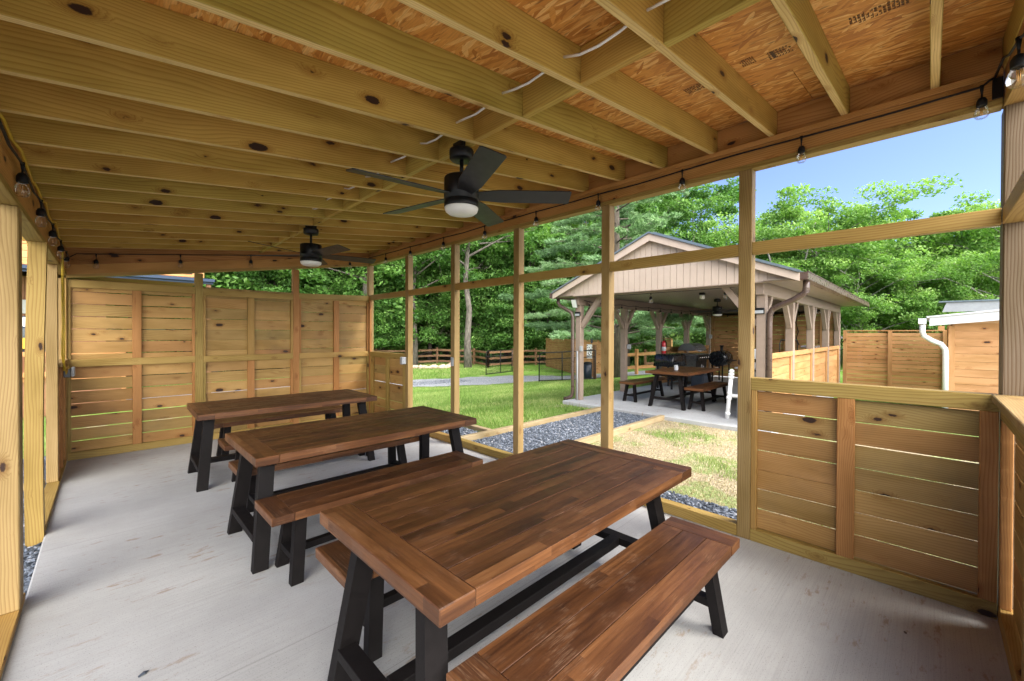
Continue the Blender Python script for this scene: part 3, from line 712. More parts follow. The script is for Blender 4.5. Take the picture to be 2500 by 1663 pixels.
# front wall (only its far end is in the picture)
P_(MB().b2(XR + 0.002, XR + 0.142, YF - 0.145, YF - 0.004, -0.1, 2.734, 0.006), 'corner_post', 'weathered')
for (z0, z1, nm, mm) in ((2.107, 2.195, 'screen_rail', 'pine'), (0.001, 0.088, 'sill', 'pine')):
    P_(MB().b2(1.75, XR - 0.001, YF - T4 + 0.0, YF - 0.001, z0, z1, 0.003), nm, mm)
P_(MB().b2(1.75, XR - 0.004, YF - T4 - 0.04, YF + 0.03, 1.165, 1.205, 0.004), 'ledge', 'pine_post')
P_(MB().b2(1.75, XR - 0.001, YF - T4 + 0.002, YF - 0.002, 1.075, 1.163, 0.003), 'top_rail', 'pine')
mb = MB(); z = 0.092
while z < 1.07:
    mb.b2(1.75, XR - 0.07, YF - 0.062, YF - 0.046, z, min(z + 0.139, 1.07), 0.002, axis=0); z += 0.147
P_(mb, 'wall_boards', 'board')
P_(MB().b2(XR - 0.046, XR - 0.005, YF - 0.045, YF - 0.002, 0.0885, 1.074, 0.003), 'wall_stud', 'red_pine')
P_(MB().b2(2.52, 2.60, YF - 0.041, YF - 0.003, 0.0885, 1.074, 0.003), 'wall_stud', 'pine')
P_(MB().b2(1.66, 1.748, YF - T4, YF - 0.001, 0.001, 2.43, 0.004), 'post', 'pine_post')
def gable_beam(y0, y1, tag_):
    XE = XR - 0.002 if tag_ == 'back' else XR + T4 - 0.002
    zb = lambda x: 2.157 + 0.1555 * (x + 0.30)
    dzs = [0.0, 0.038, 0.155]
    for i, m_ in ((0, 'pine'), (1, 'beam')):
        a_, b_ = dzs[i], dzs[i + 1] - 0.001
        o_ = 0.0 if i == 0 else 0.002
        mb = MB().poly([(XL - T4, y0 + o_, zb(XL - T4) + a_), (XE, y0 + o_, zb(XE) + a_), (XE, y0 + o_, zb(XE) + b_), (XL - T4, y0 + o_, zb(XL - T4) + b_)], (y1 - y0) - 2 * o_, (0, 1, 0), uvax=(1, 0, 0.15))
        P_(mb, 'end_header', m_)
    mb = MB().poly([(XL - T4, y0 + 0.004, zb(XL - T4) + 0.155), (XE, y0 + 0.004, zb(XE) + 0.155), (XE, y0 + 0.004, rz(XE) - 0.002 + 0.04), (XL - T4, y0 + 0.004, rz(XL - T4) + 0.038)], (y1 - y0) - 0.008, (0, 1, 0), uvax=(1, 0, 0.12))
    P_(mb, 'end_header', 'red_pine')
gable_beam(YB, YB + T4, 'back'); gable_beam(YF - T4, YF - 0.002, 'front')
zbk = lambda x: 2.157 + 0.1555 * (x + 0.30)
# left wall header and posts
P_(MB().b2(XL - T4, XL, YF, YB, 2.185, 2.222, 0.003), 'header_plate', 'pine')
P_(MB().b2(XL - T4 + 0.003, XL - 0.003, YF, YB, 2.223, 2.44, 0.003), 'header', 'beam')
P_(MB().b2(XL - T4, XL, YF, YB, 2.441, 2.478, 0.003), 'top_plate', 'red_pine')
P_(MB().b2(XL - T4 - 0.03, XL, 3.385, 3.52, 0.04, 2.184, 0.005), 'post', 'pine_post')
P_(MB().b2(XL - T4, XL - 0.001, 1.2, 3.60, 0.001, 0.039, 0.003), 'sill', 'pine')
P_(MB().b2(XL - T4, XL, 0.9, 0.989, 0.04, 2.184, 0.005), 'post', 'pine_post')
# the warped post standing in the gravel
def warped(name, x0, y0, w, z0, z1, amp):
    mb = MB(); n_ = 14; r_ = 0.4; o = 5.3
    for i in range(n_ + 1):
        t_ = i / n_; z = z0 + (z1 - z0) * t_; dx = amp * math.sin(t_ * math.pi * 1.2) + 0.012 * t_
        for (a_, b_) in ((0, 0), (1, 0), (1, 1), (0, 1)): mb.v.append((x0 + dx + a_ * w, y0 + b_ * w, z))
    for i in range(n_):
        for k in range(4):
            a_ = i * 4 + k; b_ = i * 4 + (k + 1) % 4; u0 = z0 + (z1 - z0) * i / n_ + o; u1 = u0 + (z1 - z0) / n_
            mb.face((a_, b_, b_ + 4, a_ + 4), [(u0, k * w + 1.1), (u0, (k + 1) * w + 1.1), (u1, (k + 1) * w + 1.1), (u1, k * w + 1.1)], r_)
    mb.face((0, 3, 2, 1), [(0, 0)] * 4, r_); mb.face(tuple(n_ * 4 + k for k in range(4)), [(0, 0)] * 4, r_)
    return mb
P_(warped('post', -0.425, 4.62, 0.092, -0.13, 2.184, -0.010), 'post', 'pine')
P_(MB().b2(XL - T4, XL - 0.001, 4.73, YB, 0.001, 0.039, 0.003), 'sill', 'pine')
P_(MB().b2(XL - T4 - 0.004, XL - 0.012, 6.05, 6.139, 0.04, 2.184, 0.004), 'post', 'pine_post')
P_(MB().b2(XL - T4, XL - 0.002, YB, YB + T4, 0.001, 2.184, 0.004), 'post', 'pine_post')
P_(MB().b2(XL - 0.045, XL + 0.0, YB - 0.04, YB - 0.002, 0.04, 2.15, 0.003), 'corner_stud', 'pine')
P_(MB().b2(XL - T4 - 0.02, XL + 0.012, 6.141, YB - 0.042, 1.165, 1.203, 0.003), 'ledge', 'pine_post')
mb = MB(); z = 0.045
while z < 1.16:
    mb.b2(XL - 0.065, XL - 0.049, 6.142, YB - 0.042, z, min(z + 0.139, 1.16), 0.002, axis=1); z += 0.148
P_(mb, 'wall_boards', 'board')
for y in (6.142, 6.60, 6.98): P_(MB().b2(XL - 0.047, XL - 0.008, y, y + 0.07, 0.045, 1.163, 0.003), 'wall_stud', 'red_pine')
# back wall
bx = [(0.873, 0.962), (2.118, 2.207)]
for (a_, b_) in bx: P_(MB().b2(a_, b_, YB, YB + T4, 0.001, zbk(a_) - 0.003, 0.004), 'post', 'pine' if a_ < 1 else 'red_pine')
bays = [(XL + 0.001, 0.872), (0.963, 2.117), (2.208, XR - 0.001)]; tops = [(2.135, 2.14), (2.12, 2.13), (2.15, 2.185)]
for bi, (a_, b_) in enumerate(bays):
    t_ = tops[bi]
    P_(MB().poly([(a_, YB + 0.002, t_[0] - 0.088), (b_, YB + 0.002, t_[1] - 0.088), (b_, YB + 0.002, t_[1]), (a_, YB + 0.002, t_[0])], 0.04, (0, 1, 0), uvax=(1, 0, 0)), 'top_rail', 'pine')
    P_(MB().b2(a_, b_, YB + 0.0, YB + 0.04, 1.103, 1.191, 0.003), 'mid_rail', 'pine')
    P_(MB().b2(a_, b_, YB + 0.001, YB + 0.06, 0.001, 0.09, 0.003), 'sill', 'pine')
    ms = (0.236, 1.497, 2.757)[bi]
    for (z0, z1, mm) in ((0.091, 1.102, 'red_pine'), (1.192, t_[0] - 0.087, 'red_pine' if bi != 1 else 'pine')):
        P_(MB().b2(ms, ms + 0.088, YB + 0.003, YB + 0.041, z0, z1, 0.003), 'wall_stud', mm)
        for (s0, s1) in ((a_ + 0.0, a_ + 0.03), (b_ - 0.03, b_)):
            P_(MB().b2(s0, s1, YB + 0.006, YB + 0.041, z0, z1, 0.003), 'wall_stud', 'red_pine' if random.random() < 0.5 else 'pine')
    mb = MB(); z = 0.07
    while z < 2.09:
        for (c0, c1) in ((a_ - 0.01, ms + 0.044), (ms + 0.044, b_ + 0.01)):
            dz = random.uniform(-0.001, 0.001)
            gap = (0.009 if bi == 0 else (0.0075 if z < 1.1 and bi == 1 else 0.003)) + random.uniform(-0.0015, 0.0015)
            mb.b2(c0 + 0.0006, c1 - 0.0006, YB + 0.0425, YB + 0.0585, z + dz, z + 0.149 - gap + dz, 0.0015, axis=0)
        z += 0.149
    P_(mb, 'wall_boards', 'board')

# ------------------------------------------------------------------ furniture
def make_table():
    t = empty('picnic_table', (0, 0, 0), 'x', 'table')
    L, Wd, H, th, eb = 1.77, 0.90, 0.742, 0.055, 0.135
    mb = MB(); pw = (Wd) / 6
    for i in range(6):
        y0 = -Wd / 2 + i * pw; mb.box((0, y0 + pw / 2, H - th / 2), (L - 2 * eb - 0.002, pw - 0.0045, th), None, 0.0012, axis=0)
    for s in (-1, 1): mb.box((s * (L / 2 - eb / 2), 0, H - th / 2), (eb - 0.001, Wd, th), None, 0.003, axis=1)
    mb.build('tabletop', M['acacia'], t)
    xe = L / 2; topx, botx = 0.072 + 0.045, 0.045
    for sx in (-1, 1):
        for sy in (-1, 1):
            p = (sx * (xe - topx), sy * 0.235, H - th - 0.001); q = (sx * (xe - botx), sy * 0.355, 0.0)
            lg = MB(); leg_hex(lg, p, q, 0.088, 0.056); o = lg.build('leg', M['leg'], t)
            if sx == -1 and sy == 1: b_ = MB().lathe((0, 0, 0), [(0.008, 0), (0.008, 0.003)], 10, Matrix.Translation((-xe + 0.065, 0.2905, 0.27)) @ Matrix.Rotation(math.radians(90), 4, 'X')); b_.build('bolt', M['wirewhite'], o)
        MB().b2(sx * (xe - 0.010 - 0.045) - 0.038, sx * (xe - 0.010 - 0.045) + 0.038, -0.30, 0.30, 0.165, 0.210, 0.002).build('crossbar', M['leg'], t)
        MB().b2(sx * (xe - 0.12) - 0.03, sx * (xe - 0.12) + 0.03, -0.33, 0.33, H - th - 0.042, H - th - 0.0015, 0.002).build('cleat', M['leg'], t)
    MB().b2(-(xe - 0.094), xe - 0.094, -0.033, 0.033, 0.163, 0.212, 0.002).build('stretcher', M['leg'], t)
    return t
def leg_hex(mb, p, q, w, d):
    """splayed leg with level top and bottom; p top centre, q bottom centre"""
    base = len(mb.v); r = random.random()
    for c in (q, p):
        for (a_, b_) in ((-1, -1), (1, -1), (1, 1), (-1, 1)): mb.v.append((c[0] + a_ * w / 2, c[1] + b_ * d / 2, c[2]))
    for k in range(4):
        a_, b_ = base + k, base + (k + 1) % 4; mb.face((a_, b_, b_ + 4, a_ + 4), [(0, 0), (0, w), (0.7, w), (0.7, 0)], r)
    mb.face((base + 3, base + 2, base + 1, base), [(0, 0)] * 4, r); mb.face((base + 4, base + 5, base + 6, base + 7), [(0, 0)] * 4, r)
def make_bench():
    t = empty('picnic_bench', (0, 0, 0), 'x', 'bench')
    L, Wd, H, th, eb = 1.61, 0.37, 0.448, 0.050, 0.125
    mb = MB(); pw = Wd / 3
    for i in range(3): mb.box((0, -Wd / 2 + (i + 0.5) * pw, H - th / 2), (L - 2 * eb - 0.002, pw - 0.0042, th), None, 0.0012, axis=0)
    for s in (-1, 1): mb.box((s * (L / 2 - eb / 2), 0, H - th / 2), (eb - 0.001, Wd, th), None, 0.003, axis=1)
    mb.build('seat', M['acacia'], t)
    xe = L / 2
    for sx in (-1, 1):
        for sy in (-1, 1):
            lg = MB(); leg_hex(lg, (sx * (xe - 0.185), sy * 0.085, H - th - 0.001), (sx * (xe - 0.145), sy * 0.140, 0), 0.07, 0.05); lg.build('leg', M['leg'], t)
        MB().b2(sx * (xe - 0.155) - 0.028, sx * (xe - 0.155) + 0.028, -0.11, 0.11, 0.125, 0.165, 0.002).build('crossbar', M['leg'], t)
    MB().b2(-(xe - 0.184), xe - 0.184, -0.022, 0.022, 0.123, 0.167, 0.002).build('stretcher', M['leg'], t)
    return t
table0, bench0 = make_table(), make_bench(); used = {'t': False, 'b': False}
def table(x, y, rz_, label):
    o = copy_tree(table0) if used['t'] else table0; used['t'] = True; put(o, (x, y, 0), rz_, label, 'wooden picnic tables with black legs')
def bench(x, y, rz_, label):
    o = copy_tree(bench0) if used['b'] else bench0; used['b'] = True; put(o, (x, y, 0), rz_, label, 'wooden picnic benches with black legs')
table(1.548, 1.418, 0.006, 'largest brown plank table in the foreground, nearest the camera')
table(1.535, 3.36, 0.004, 'middle brown plank table of the three under the rafters')
table(1.50, 5.24, -0.02, 'farthest plank table under the shelter, standing nearest the back plank wall')
bench(1.565, 0.880, 0.0, 'nearest brown bench in the bottom right, beside the half wall side of the first table')
bench(1.545, 1.96, 0.0, 'bench pushed almost wholly under the far side of the nearest table')
bench(1.478, 2.84, 0.01, 'bench with a pale joint line, between the nearest and the middle table')
bench(1.525, 3.90, 0.0, 'bench pushed under the far side of the middle table')
bench(1.60, 4.83, -0.02, 'bench tucked under the near side of the farthest table')
bench(1.66, 6.02, 0.0, 'bench between the farthest table and the back plank wall')
table(9.02, 3.79, 0.0, 'square looking plank table under the far pavilion, holding a candle jar')
bench(9.05, 3.27, 0.0, 'bench on the right side of the pavilion table')
bench(9.02, 4.72, 0.0, 'bench on the left side of the pavilion table')

# ceiling fans
def make_fan():
    t = empty('ceiling_fan', (0, 0, 0), 'x', 'ceiling fan')     # origin at the ceiling mount
    MB().b2(-0.035, 0.035, -0.05, 0.05, -0.0, 0.05, 0.003).build('mounting_bracket', M['black'], t)
    MB().lathe((0, 0, -0.001), [(0.078, 0.0), (0.080, -0.012), (0.078, -0.055), (0.070, -0.064), (0.02, -0.066)][::-1], 32).build('canopy', M['black'], t)
    MB().lathe((0, 0, 0), [(0.013, -0.165), (0.013, -0.062)], 14).build('rod', M['black'], t)
    h = MB().lathe((0, 0, 0), [(0.02, -0.375), (0.108, -0.375), (0.112, -0.368), (0.112, -0.335), (0.108, -0.332), (0.108, -0.326), (0.113, -0.323), (0.113, -0.188), (0.108, -0.180), (0.022, -0.178), (0.022, -0.160), (0.014, -0.158)], 40).build('motor_housing', M['black'], t)
    l = MB().lathe((0, 0, 0), [(0.03, -0.418), (0.085, -0.414), (0.103, -0.400), (0.110, -0.378), (0.109, -0.3755)], 40).build('light', M['frost'], t)
    for k in range(5):
        an = math.radians(-43 + 72 * k)
        T = Matrix.Rotation(an, 4, 'Z') @ Matrix.Translation((0, 0, -0.300)) @ Matrix.Rotation(math.radians(-13), 4, 'X')
        mb = MB(); pts = [(0.10, -0.05), (0.25, -0.074), (0.70, -0.071), (0.712, -0.058), (0.712, 0.060), (0.70, 0.074), (0.25, 0.070), (0.10, 0.045)]
        mb.poly([T @ Vector((x, y, 0)) for x, y in pts], 0.006, T.to_3x3() @ Vector((0, 0, 1))); b_ = mb.build('blade', M['fanblade'], t)
    return t
fan0 = make_fan()
put(fan0, (1.655, 2.155, 2.712), 0.0, 'black five blade ceiling fan nearest the camera', 'black ceiling fans')
f2 = copy_tree(fan0); put(f2, (1.655, 4.93, 2.695), math.radians(32), 'black ceiling fan farther back under the rafters, near the back wall', 'black ceiling fans')
# wiring through the rafters
wc = MB(); pts = []
for k in range(-1, 18):
    y = -0.026 + 0.4055 * k
    for (dy, dz) in ((0.0, 0.088), (0.1, 0.066), (0.2, 0.058), (0.3, 0.068)): pts.append((1.50 + 0.006 * math.sin(y * 3), y + dy + 0.02, rz(1.50) + dz + 0.008 * math.sin(k * 2.3)))
for i in range(0, len(pts) - 4, 4): wc.tube(pts[i:i + 5], 0.006, 6)
tag(wc.build('electrical_cable', M['wirewhite']), 'white cable threaded through the rafters beside the blocking', 'cable')

# string lights
def bulb_parts(t, x, y, z, sc=1.0, drop=0.075, clip=True):
    sc *= 0.92
    """one lamp: socket (thing part) > bulb, filament ; (x,y,z) on the cord"""
    s = MB(); s.tube([(x, y, z + 0.008), (x, y, z - drop * 0.7)], [0.010 * sc, 0.004 * sc], 8)
    s.box((x, y, z), (0.045 * sc, 0.012, 0.016)) if False else None
    s.tube([(x, y, z - drop * 0.6), (x, y, z - drop)], 0.0045 * sc, 6)
    s.lathe((x, y, z - drop - 0.048 * sc), [(0.021 * sc, 0.0), (0.0225 * sc, 0.004 * sc), (0.0225 * sc, 0.030 * sc), (0.015 * sc, 0.046 * sc), (0.008 * sc, 0.050 * sc)], 16)
    so_ = W(s, 'socket', M['rubber'], t)
    zb_ = z - drop - 0.048 * sc
    W(MB().lathe((x, y, zb_), [(0.008 * sc, -0.073 * sc), (0.022 * sc, -0.070 * sc), (0.031 * sc, -0.056 * sc), (0.0335 * sc, -0.040 * sc), (0.027 * sc, -0.018 * sc), (0.018 * sc, 0.0)], 18), 'bulb', M['glass'], so_)
    f = MB()
    for k in range(3): f.tube([(x + 0.004 * math.cos(k * 2.1), y + 0.004 * math.sin(k * 2.1), zb_ - 0.05 * sc), (x + 0.006 * math.cos(k * 2.1), y + 0.006 * math.sin(k * 2.1), zb_ - 0.008)], 0.0011, 4)
    W(f, 'filament', M['filament'], so_)
def string_lights(name_label, pts, cord, drop=0.075, sc=1.0, rad=0.006):
    t = empty('string_lights', cord[0], name_label, 'string lights')
    W(MB().tube(cord, rad, 6), 'cord', M['rubber'], t)
    for p in pts: bulb_parts(t, *p, drop=drop, sc=sc)
    return t
ysr = [-0.183, 0.623, 1.433, 2.239, 3.04, 3.90, 4.78, 5.66, 6.444]
xr = XR - 0.022
cord = [(xr, YF + 0.03, 2.885), (xr, YF + 0.05, 2.875)]
for i, y in enumerate(ysr):
    cord.append((xr, y, 2.853)); 
    if i < len(ysr) - 1:
        ym = (y + ysr[i + 1]) / 2; cord.append((xr, ym, 2.853 + random.uniform(-0.012, 0.008)))
cord.append((xr, YB - 0.03, 2.86))
string_lights('string lights with black sockets along the right hand header', [(xr, y, 2.853) for y in ysr], cord, drop=0.06)
xsb = [-0.085, 0.714, 1.533, 2.348, 3.02]; yb_ = YB - 0.022
zc_ = lambda x: 2.46 + 0.125 * (x + 0.085) if x < 1.6 else 2.67 + 0.10 * (x - 1.6)
string_lights('string lights along the sloping header of the back wall', [(x, yb_, zc_(x)) for x in xsb], [(XL + 0.03, yb_, 2.40)] + [(x, yb_, zc_(x) + 0.002) for x in np.linspace(-0.25, 3.3, 12)], drop=0.07)
ysl = [2.42, 3.287, 4.135, 4.972, 5.80, 6.55]; xl = XL + 0.024
cord = [(xl, 0.2, 2.36)]
for i, y in enumerate(ysl): cord += [(xl, y - 0.4, 2.350), (xl, y, 2.385)]
cord.append((xl, YB - 0.03, 2.38))
string_lights('string lights along the low left hand header', [(xl, y, 2.385) for y in ysl], cord, drop=0.05, sc=1.1)
string_lights('string lights starting along the front header at the right edge', [(2.51, YF + 0.03, 2.66)], [(XR - 0.03, YF + 0.03, 2.885), (3.07, YF + 0.025, 2.85), (2.85, YF + 0.025, 2.76), (2.51, YF + 0.025, 2.665), (2.2, YF + 0.025, 2.55), (1.8, YF + 0.025, 2.46)], drop=0.06, sc=1.1)
# black bracket in the corner
tag(MB().b2(XR - 0.012, XR - 0.001, YF + 0.002, YF + 0.04, 2.775, 2.885, 0.002).build('corner_bracket', M['black']), 'flat black bracket in the right front corner of the header', 'bracket')
# yellow extension cord on the left header
cy_ = [(XL + 0.012 + 0.008 * math.sin(i * 1.3), 0.3 + i * 0.2, 2.455 + 0.012 * math.sin(i * 2.1) - (0.03 if i % 4 == 0 else 0)) for i in range(29)]
cy_ += [(XL + 0.02, 6.02, 2.40), (XL + 0.02, 6.03, 2.2), (XL + 0.012, 6.17, 1.9), (XL + 0.015, 6.20, 1.6), (XL + 0.01, 6.18, 1.3), (XL + 0.015, 6.3, 1.12), (XL + 0.03, 6.5, 1.14), (XL + 0.035, 6.62, 1.12), (XL + 0.04, 6.66, 1.10)]
y2 = [(XL + 0.022, 6.04, 2.36), (XL + 0.024, 6.16, 2.0), (XL + 0.026, 6.24, 1.55), (XL + 0.022, 6.20, 1.2), (XL + 0.03, 6.35, 1.08), (XL + 0.034, 6.6, 1.15)]
tag(MB().tube(cy_, 0.0075, 6).tube(y2, 0.0065, 6).build('extension_cord', M['yellow']), 'yellow extension cord running along the left header and down to the outlet box', 'cord')
def outlet(x0, x1, y0, y1, z0, z1, lidside, label):
    t = empty('outlet_box', ((x0 + x1) / 2, (y0 + y1) / 2, z0), label, 'outlet box')
    W(MB().b2(x0, x1, y0, y1, z0, z1, 0.006), 'box', M['greybox' if lidside != 'x+' else 'darkgrey'], t)
    if lidside == 'x+': W(MB().b2(x1 + 0.001, x1 + 0.03, y0 - 0.008, y1 + 0.004, z0 + 0.005, z1 + 0.012, 0.01), 'cover', M['greybox'], t)
    if lidside == 'x-': W(MB().b2(x0 - 0.03, x0 - 0.001, y0 - 0.004, y1 + 0.004, z0 - 0.004, z1 + 0.004, 0.01), 'cover', M['greybox'], t)
outlet(XL - 0.005, XL + 0.05, 6.62, 6.74, 1.02, 1.12, 'x+', 'grey weatherproof outlet box on the left half wall, fed by the yellow cord')
outlet(XR - 0.05, XR - 0.001, 5.80, 5.87, 1.03, 1.14, 'x-', 'grey outlet box on the post at the end of the far right half wall')
outlet(XR - 0.012, XR - 0.001, 4.56, 4.62, 1.07, 1.19, '', 'flat grey switch plate on the fourth post of the right wall')
# small litter on the slab
for (x, y, s, rz0, lab) in ((0.115, 2.44, 0.022, 0.5, 'small black stone chip on the slab, lower left'), (2.02, 0.20, 0.016, 1.2, 'dry curled leaf on the slab beside the nearest bench'), (2.9, 0.08, 0.012, 0.3, 'little dark fleck on the slab before the near half wall')):
    V = np.array([(1, 0, 0.1), (0.3, 0.55, 0.25), (-0.8, 0.4, 0.1), (-1, -0.2, 0.12), (0.1, -0.5, 0.3), (0, 0, 0.5), (0, 0, 0)]) * s
    tri = [(0, 1, 5), (1, 2, 5), (2, 3, 5), (3, 4, 5), (4, 0, 5), (1, 0, 6), (2, 1, 6), (3, 2, 6), (4, 3, 6), (0, 4, 6)]
    o = np_mesh('stone_chip' if 'stone' in lab else 'dead_leaf', V, np.array(tri), M['slate' if 'stone' in lab else 'bark_dk'], np.full(10, 0.1)); o.location = (x, y, 0.001); o.rotation_euler = (0, 0, rz0)
    tag(o, lab, 'stone' if 'stone' in lab else 'leaf')
# ------------------------------------------------------------------ far pavilion
pv = empty('pavilion', (11.6, 3.8, 0.0), 'taupe painted pavilion with a vertical sided gable and dark metal roof', 'pavilion')
Q_ = lambda mb, name, m: W(mb, name, M[m], pv)
PX = [7.70, 9.66, 11.65, 13.62, 15.56]; PW = 0.14; YL, YR = 5.60, 1.90
ZB0, ZB1 = 2.17, 2.40
for i, x in enumerate(PX):
    for side, y in (('l', YL), ('r', YR)):
        Q_(MB().b2(x, x + PW, y, y + PW, 0.0, ZB0 - 0.001, 0.008), 'post', 'taupe')
        ya = y + PW / 2
        for s in (-1, 1):
            if (i == 0 and s < 0) or (i == 4 and s > 0): continue
            xa = x + PW / 2
            Q_(MB().bar((xa + s * 0.072, ya, 1.66), (xa + s * 0.50, ya, ZB0 + 0.03), 0.085, 0.085, up=(-s, 0, 1), bev=0.004), 'brace', 'taupe')
for s, y in ((1, YR + PW), (-1, YL)):
    Q_(MB().bar((7.77, y + s * 0.0, 1.68), (7.77, y + s * 0.52, ZB1 - 0.03), 0.085, 0.10, up=(0, -s, 1)), 'brace', 'taupe')
for y in (YL, YR): Q_(MB().b2(7.62, 15.72, y + 0.01, y + PW - 0.01, ZB0, ZB1, 0.006), 'beam', 'taupe')
Q_(MB().b2(7.64, 7.74, YR + PW, YL, 2.335, ZB1 - 0.003, 0.006), 'beam', 'taupe')
Q_(MB().b2(15.60, 15.72, YR + PW, YL, ZB0, ZB1 - 0.003, 0.006), 'beam', 'taupe')
# ceiling boards
mb = MB(); x = 7.76
while x < 15.6: mb.b2(x, x + 0.086, YR + 0.142, YL - 0.002, ZB1 + 0.001, ZB1 + 0.012, 0.003, axis=1); x += 0.0885
Q_(mb, 'ceiling_boards', 'soffit')
# roof planes, soffits, fascia
yl, yr, yc, ze_, zr = 6.10, 1.40, 3.755, 2.44, 3.415
sl = (zr - ze_) / (yl - yc)
for s, y in ((1, yl), (-1, yr)):
    nrm = Vector((0, s * sl, 1)).normalized()
    Q_(MB().poly([(7.30, yc, zr + 0.012), (16.0, yc, zr + 0.012), (16.0, y + s * 0.03, ze_), (7.30, y + s * 0.03, ze_)], 0.028, nrm), 'metal_roof', 'metal_roof')
    rb = MB()
    for k in range(29):
        xx = 7.45 + k * 0.3; p, q = Vector((xx, yc + s * 0.02, zr + 0.012)) + nrm * 0.035, Vector((xx, y, ze_ + 0.012)) + nrm * 0.035
        rb.bar(p, q, 0.02, 0.018, up=nrm)
    Q_(rb, 'roof_ribs', 'metal_roof')
    Q_(MB().b2(7.42, 15.95, min(y, y - s * 0.47) , max(y, y - s * 0.47) - 0.0, ze_ - 0.075, ze_ - 0.06, 0), 'soffit', 'soffit')
    Q_(MB().b2(7.35, 15.98, y - 0.012 if s > 0 else y - 0.012, y + 0.012, ze_ - 0.085, ze_ + 0.003, 0), 'fascia', 'taupe')
    # rake board along the gable
    Q_(MB().poly([(7.34, yc, zr + 0.010), (7.34, y + s * 0.028, ze_ - 0.004), (7.34, y + s * 0.028, ze_ - 0.125), (7.34, yc, zr - 0.125)], 0.028, (1, 0, 0)), 'rake_board', 'taupe_lt')
    Q_(MB().poly([(7.369, yc, zr + 0.005), (7.369, y, ze_ - 0.009), (7.369, y, ze_ - 0.06), (7.369, yc, zr - 0.06)], 0.12, (1, 0, 0)), 'rake_soffit', 'taupe')
# vertical siding boards on the gable
mb = MB(); y = yr + 0.06; bw = 0.122
while y < yl - 0.05:
    y1 = min(y + bw, yl - 0.03)
    ztop = lambda yy: zr - 0.02 - sl * abs(yy - yc)
    zb0 = 2.365
    za, zb_ = ztop(y), ztop(y1 - 0.007)
    pts = [(7.495, y, zb0), (7.495, y1 - 0.007, zb0), (7.495, y1 - 0.007, max(zb0 + 0.01, zb_))]
    if y < yc < y1 - 0.007: pts.append((7.495, yc, ztop(yc)))
    pts.append((7.495, y, max(zb0 + 0.01, za))); mb.poly(pts, 0.014, (-1, 0, 0), uvax=(0, 0, 1)); y += bw
mb.b2(7.4955, 7.51, yr + 0.06, yl - 0.03, 2.372, 2.46); Q_(mb, 'gable_siding', 'taupe_lt')
Q_(MB().poly([(7.512, yr + 0.07, 2.38), (7.512, yl - 0.04, 2.38), (7.512, yc, zr - 0.05)], 0.012, (1, 0, 0)), 'gable_backing', 'taupe')
Q_(MB().b2(7.47, 7.62, yr + 0.08, yl - 0.05, 2.350, 2.366, 0.002), 'gable_trim', 'taupe')
Q_(MB().b2(15.9, 15.93, yr + 0.1, yl - 0.1, 2.366, 2.45), 'rear_trim', 'taupe')
# gutters and downspouts
for s, y in ((1, yl), (-1, yr)):
    g = MB(); ya, yb2 = y + s * 0.014, y + s * 0.125; a_, b_ = min(ya, yb2), max(ya, yb2)
    g.b2(7.36, 15.98, a_, b_, ze_ - 0.105, ze_ - 0.099); g.b2(7.36, 15.98, yb2 - 0.004, yb2 + 0.004, ze_ - 0.099, ze_ + 0.002)
    g.b2(7.36, 15.98, yb2 - 0.012, yb2 + 0.012, ze_ + 0.003, ze_ + 0.014); g.b2(7.352, 7.36, a_, b_, ze_ - 0.105, ze_ + 0.005)
    Q_(g, 'gutter', 'gutter')
d1 = MB().tube([(7.60, 1.335, 2.34), (7.60, 1.335, 2.22), (7.605, 1.36, 2.15), (7.63, 1.50, 2.06), (7.66, 1.68, 1.985), (7.70, 1.80, 1.93), (7.72, 1.845, 1.86), (7.72, 1.85, 1.7), (7.72, 1.85, 0.06)], 0.045, 10)
for p, q in (((7.602, 1.338, 2.24), (7.603, 1.345, 2.16)), ((7.703, 1.81, 1.92), (7.719, 1.84, 1.86))):
    for k in range(5):
        t_ = k / 4; c = Vector(p).lerp(Vector(q), t_); d1.tube([c, c + Vector((0, 0.001, -0.008))], 0.049, 10)
Q_(d1, 'downspout', 'gutter')
Q_(MB().tube([(7.60, 6.165, 2.34), (7.60, 6.165, 2.24), (7.61, 6.12, 2.17), (7.64, 5.95, 2.08), (7.66, 5.82, 2.0), (7.67, 5.79, 1.9), (7.67, 5.79, 0.18), (7.665, 5.81, 0.08), (7.62, 5.90, 0.02), (7.60, 5.98, 0.01)], 0.042, 10), 'downspout', 'gutter')
Q_(MB().tube([(7.67, 5.66, -0.05), (7.67, 5.66, 1.12)], 0.016, 8), 'conduit', 'greybox')
# low plank walls and the rear plank wall
def plank_bay(x0, x1, y, zt, side, m='cedar', pitch=0.150):
    mb = MB(); z = 0.03
    while z < zt - 0.10: mb.b2(x0 + 0.02, x1 - 0.02, y - 0.008, y + 0.008, z, min(z + pitch - 0.006, zt - 0.09), 0.002, axis=0); z += pitch
    Q_(mb, 'rail_boards', m)
    Q_(MB().b2(x0 + 0.005, x1 - 0.005, y - 0.022 + side * 0.03, y + 0.022 + side * 0.03, zt - 0.095, zt, 0.004), 'rail_cap', m)
    for xx in (x0 + 0.04, x1 - 0.04): Q_(MB().b2(xx - 0.035, xx + 0.035, y + side * 0.0085, y + side * 0.04, 0.02, zt - 0.096, 0.003), 'rail_stud', m)
for i in range(4): plank_bay(PX[i] + PW, PX[i + 1], YR + 0.055, 1.19, -1)
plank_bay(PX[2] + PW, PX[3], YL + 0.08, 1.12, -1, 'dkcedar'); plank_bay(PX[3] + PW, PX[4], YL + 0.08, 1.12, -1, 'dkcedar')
mb = MB(); z = 0.03
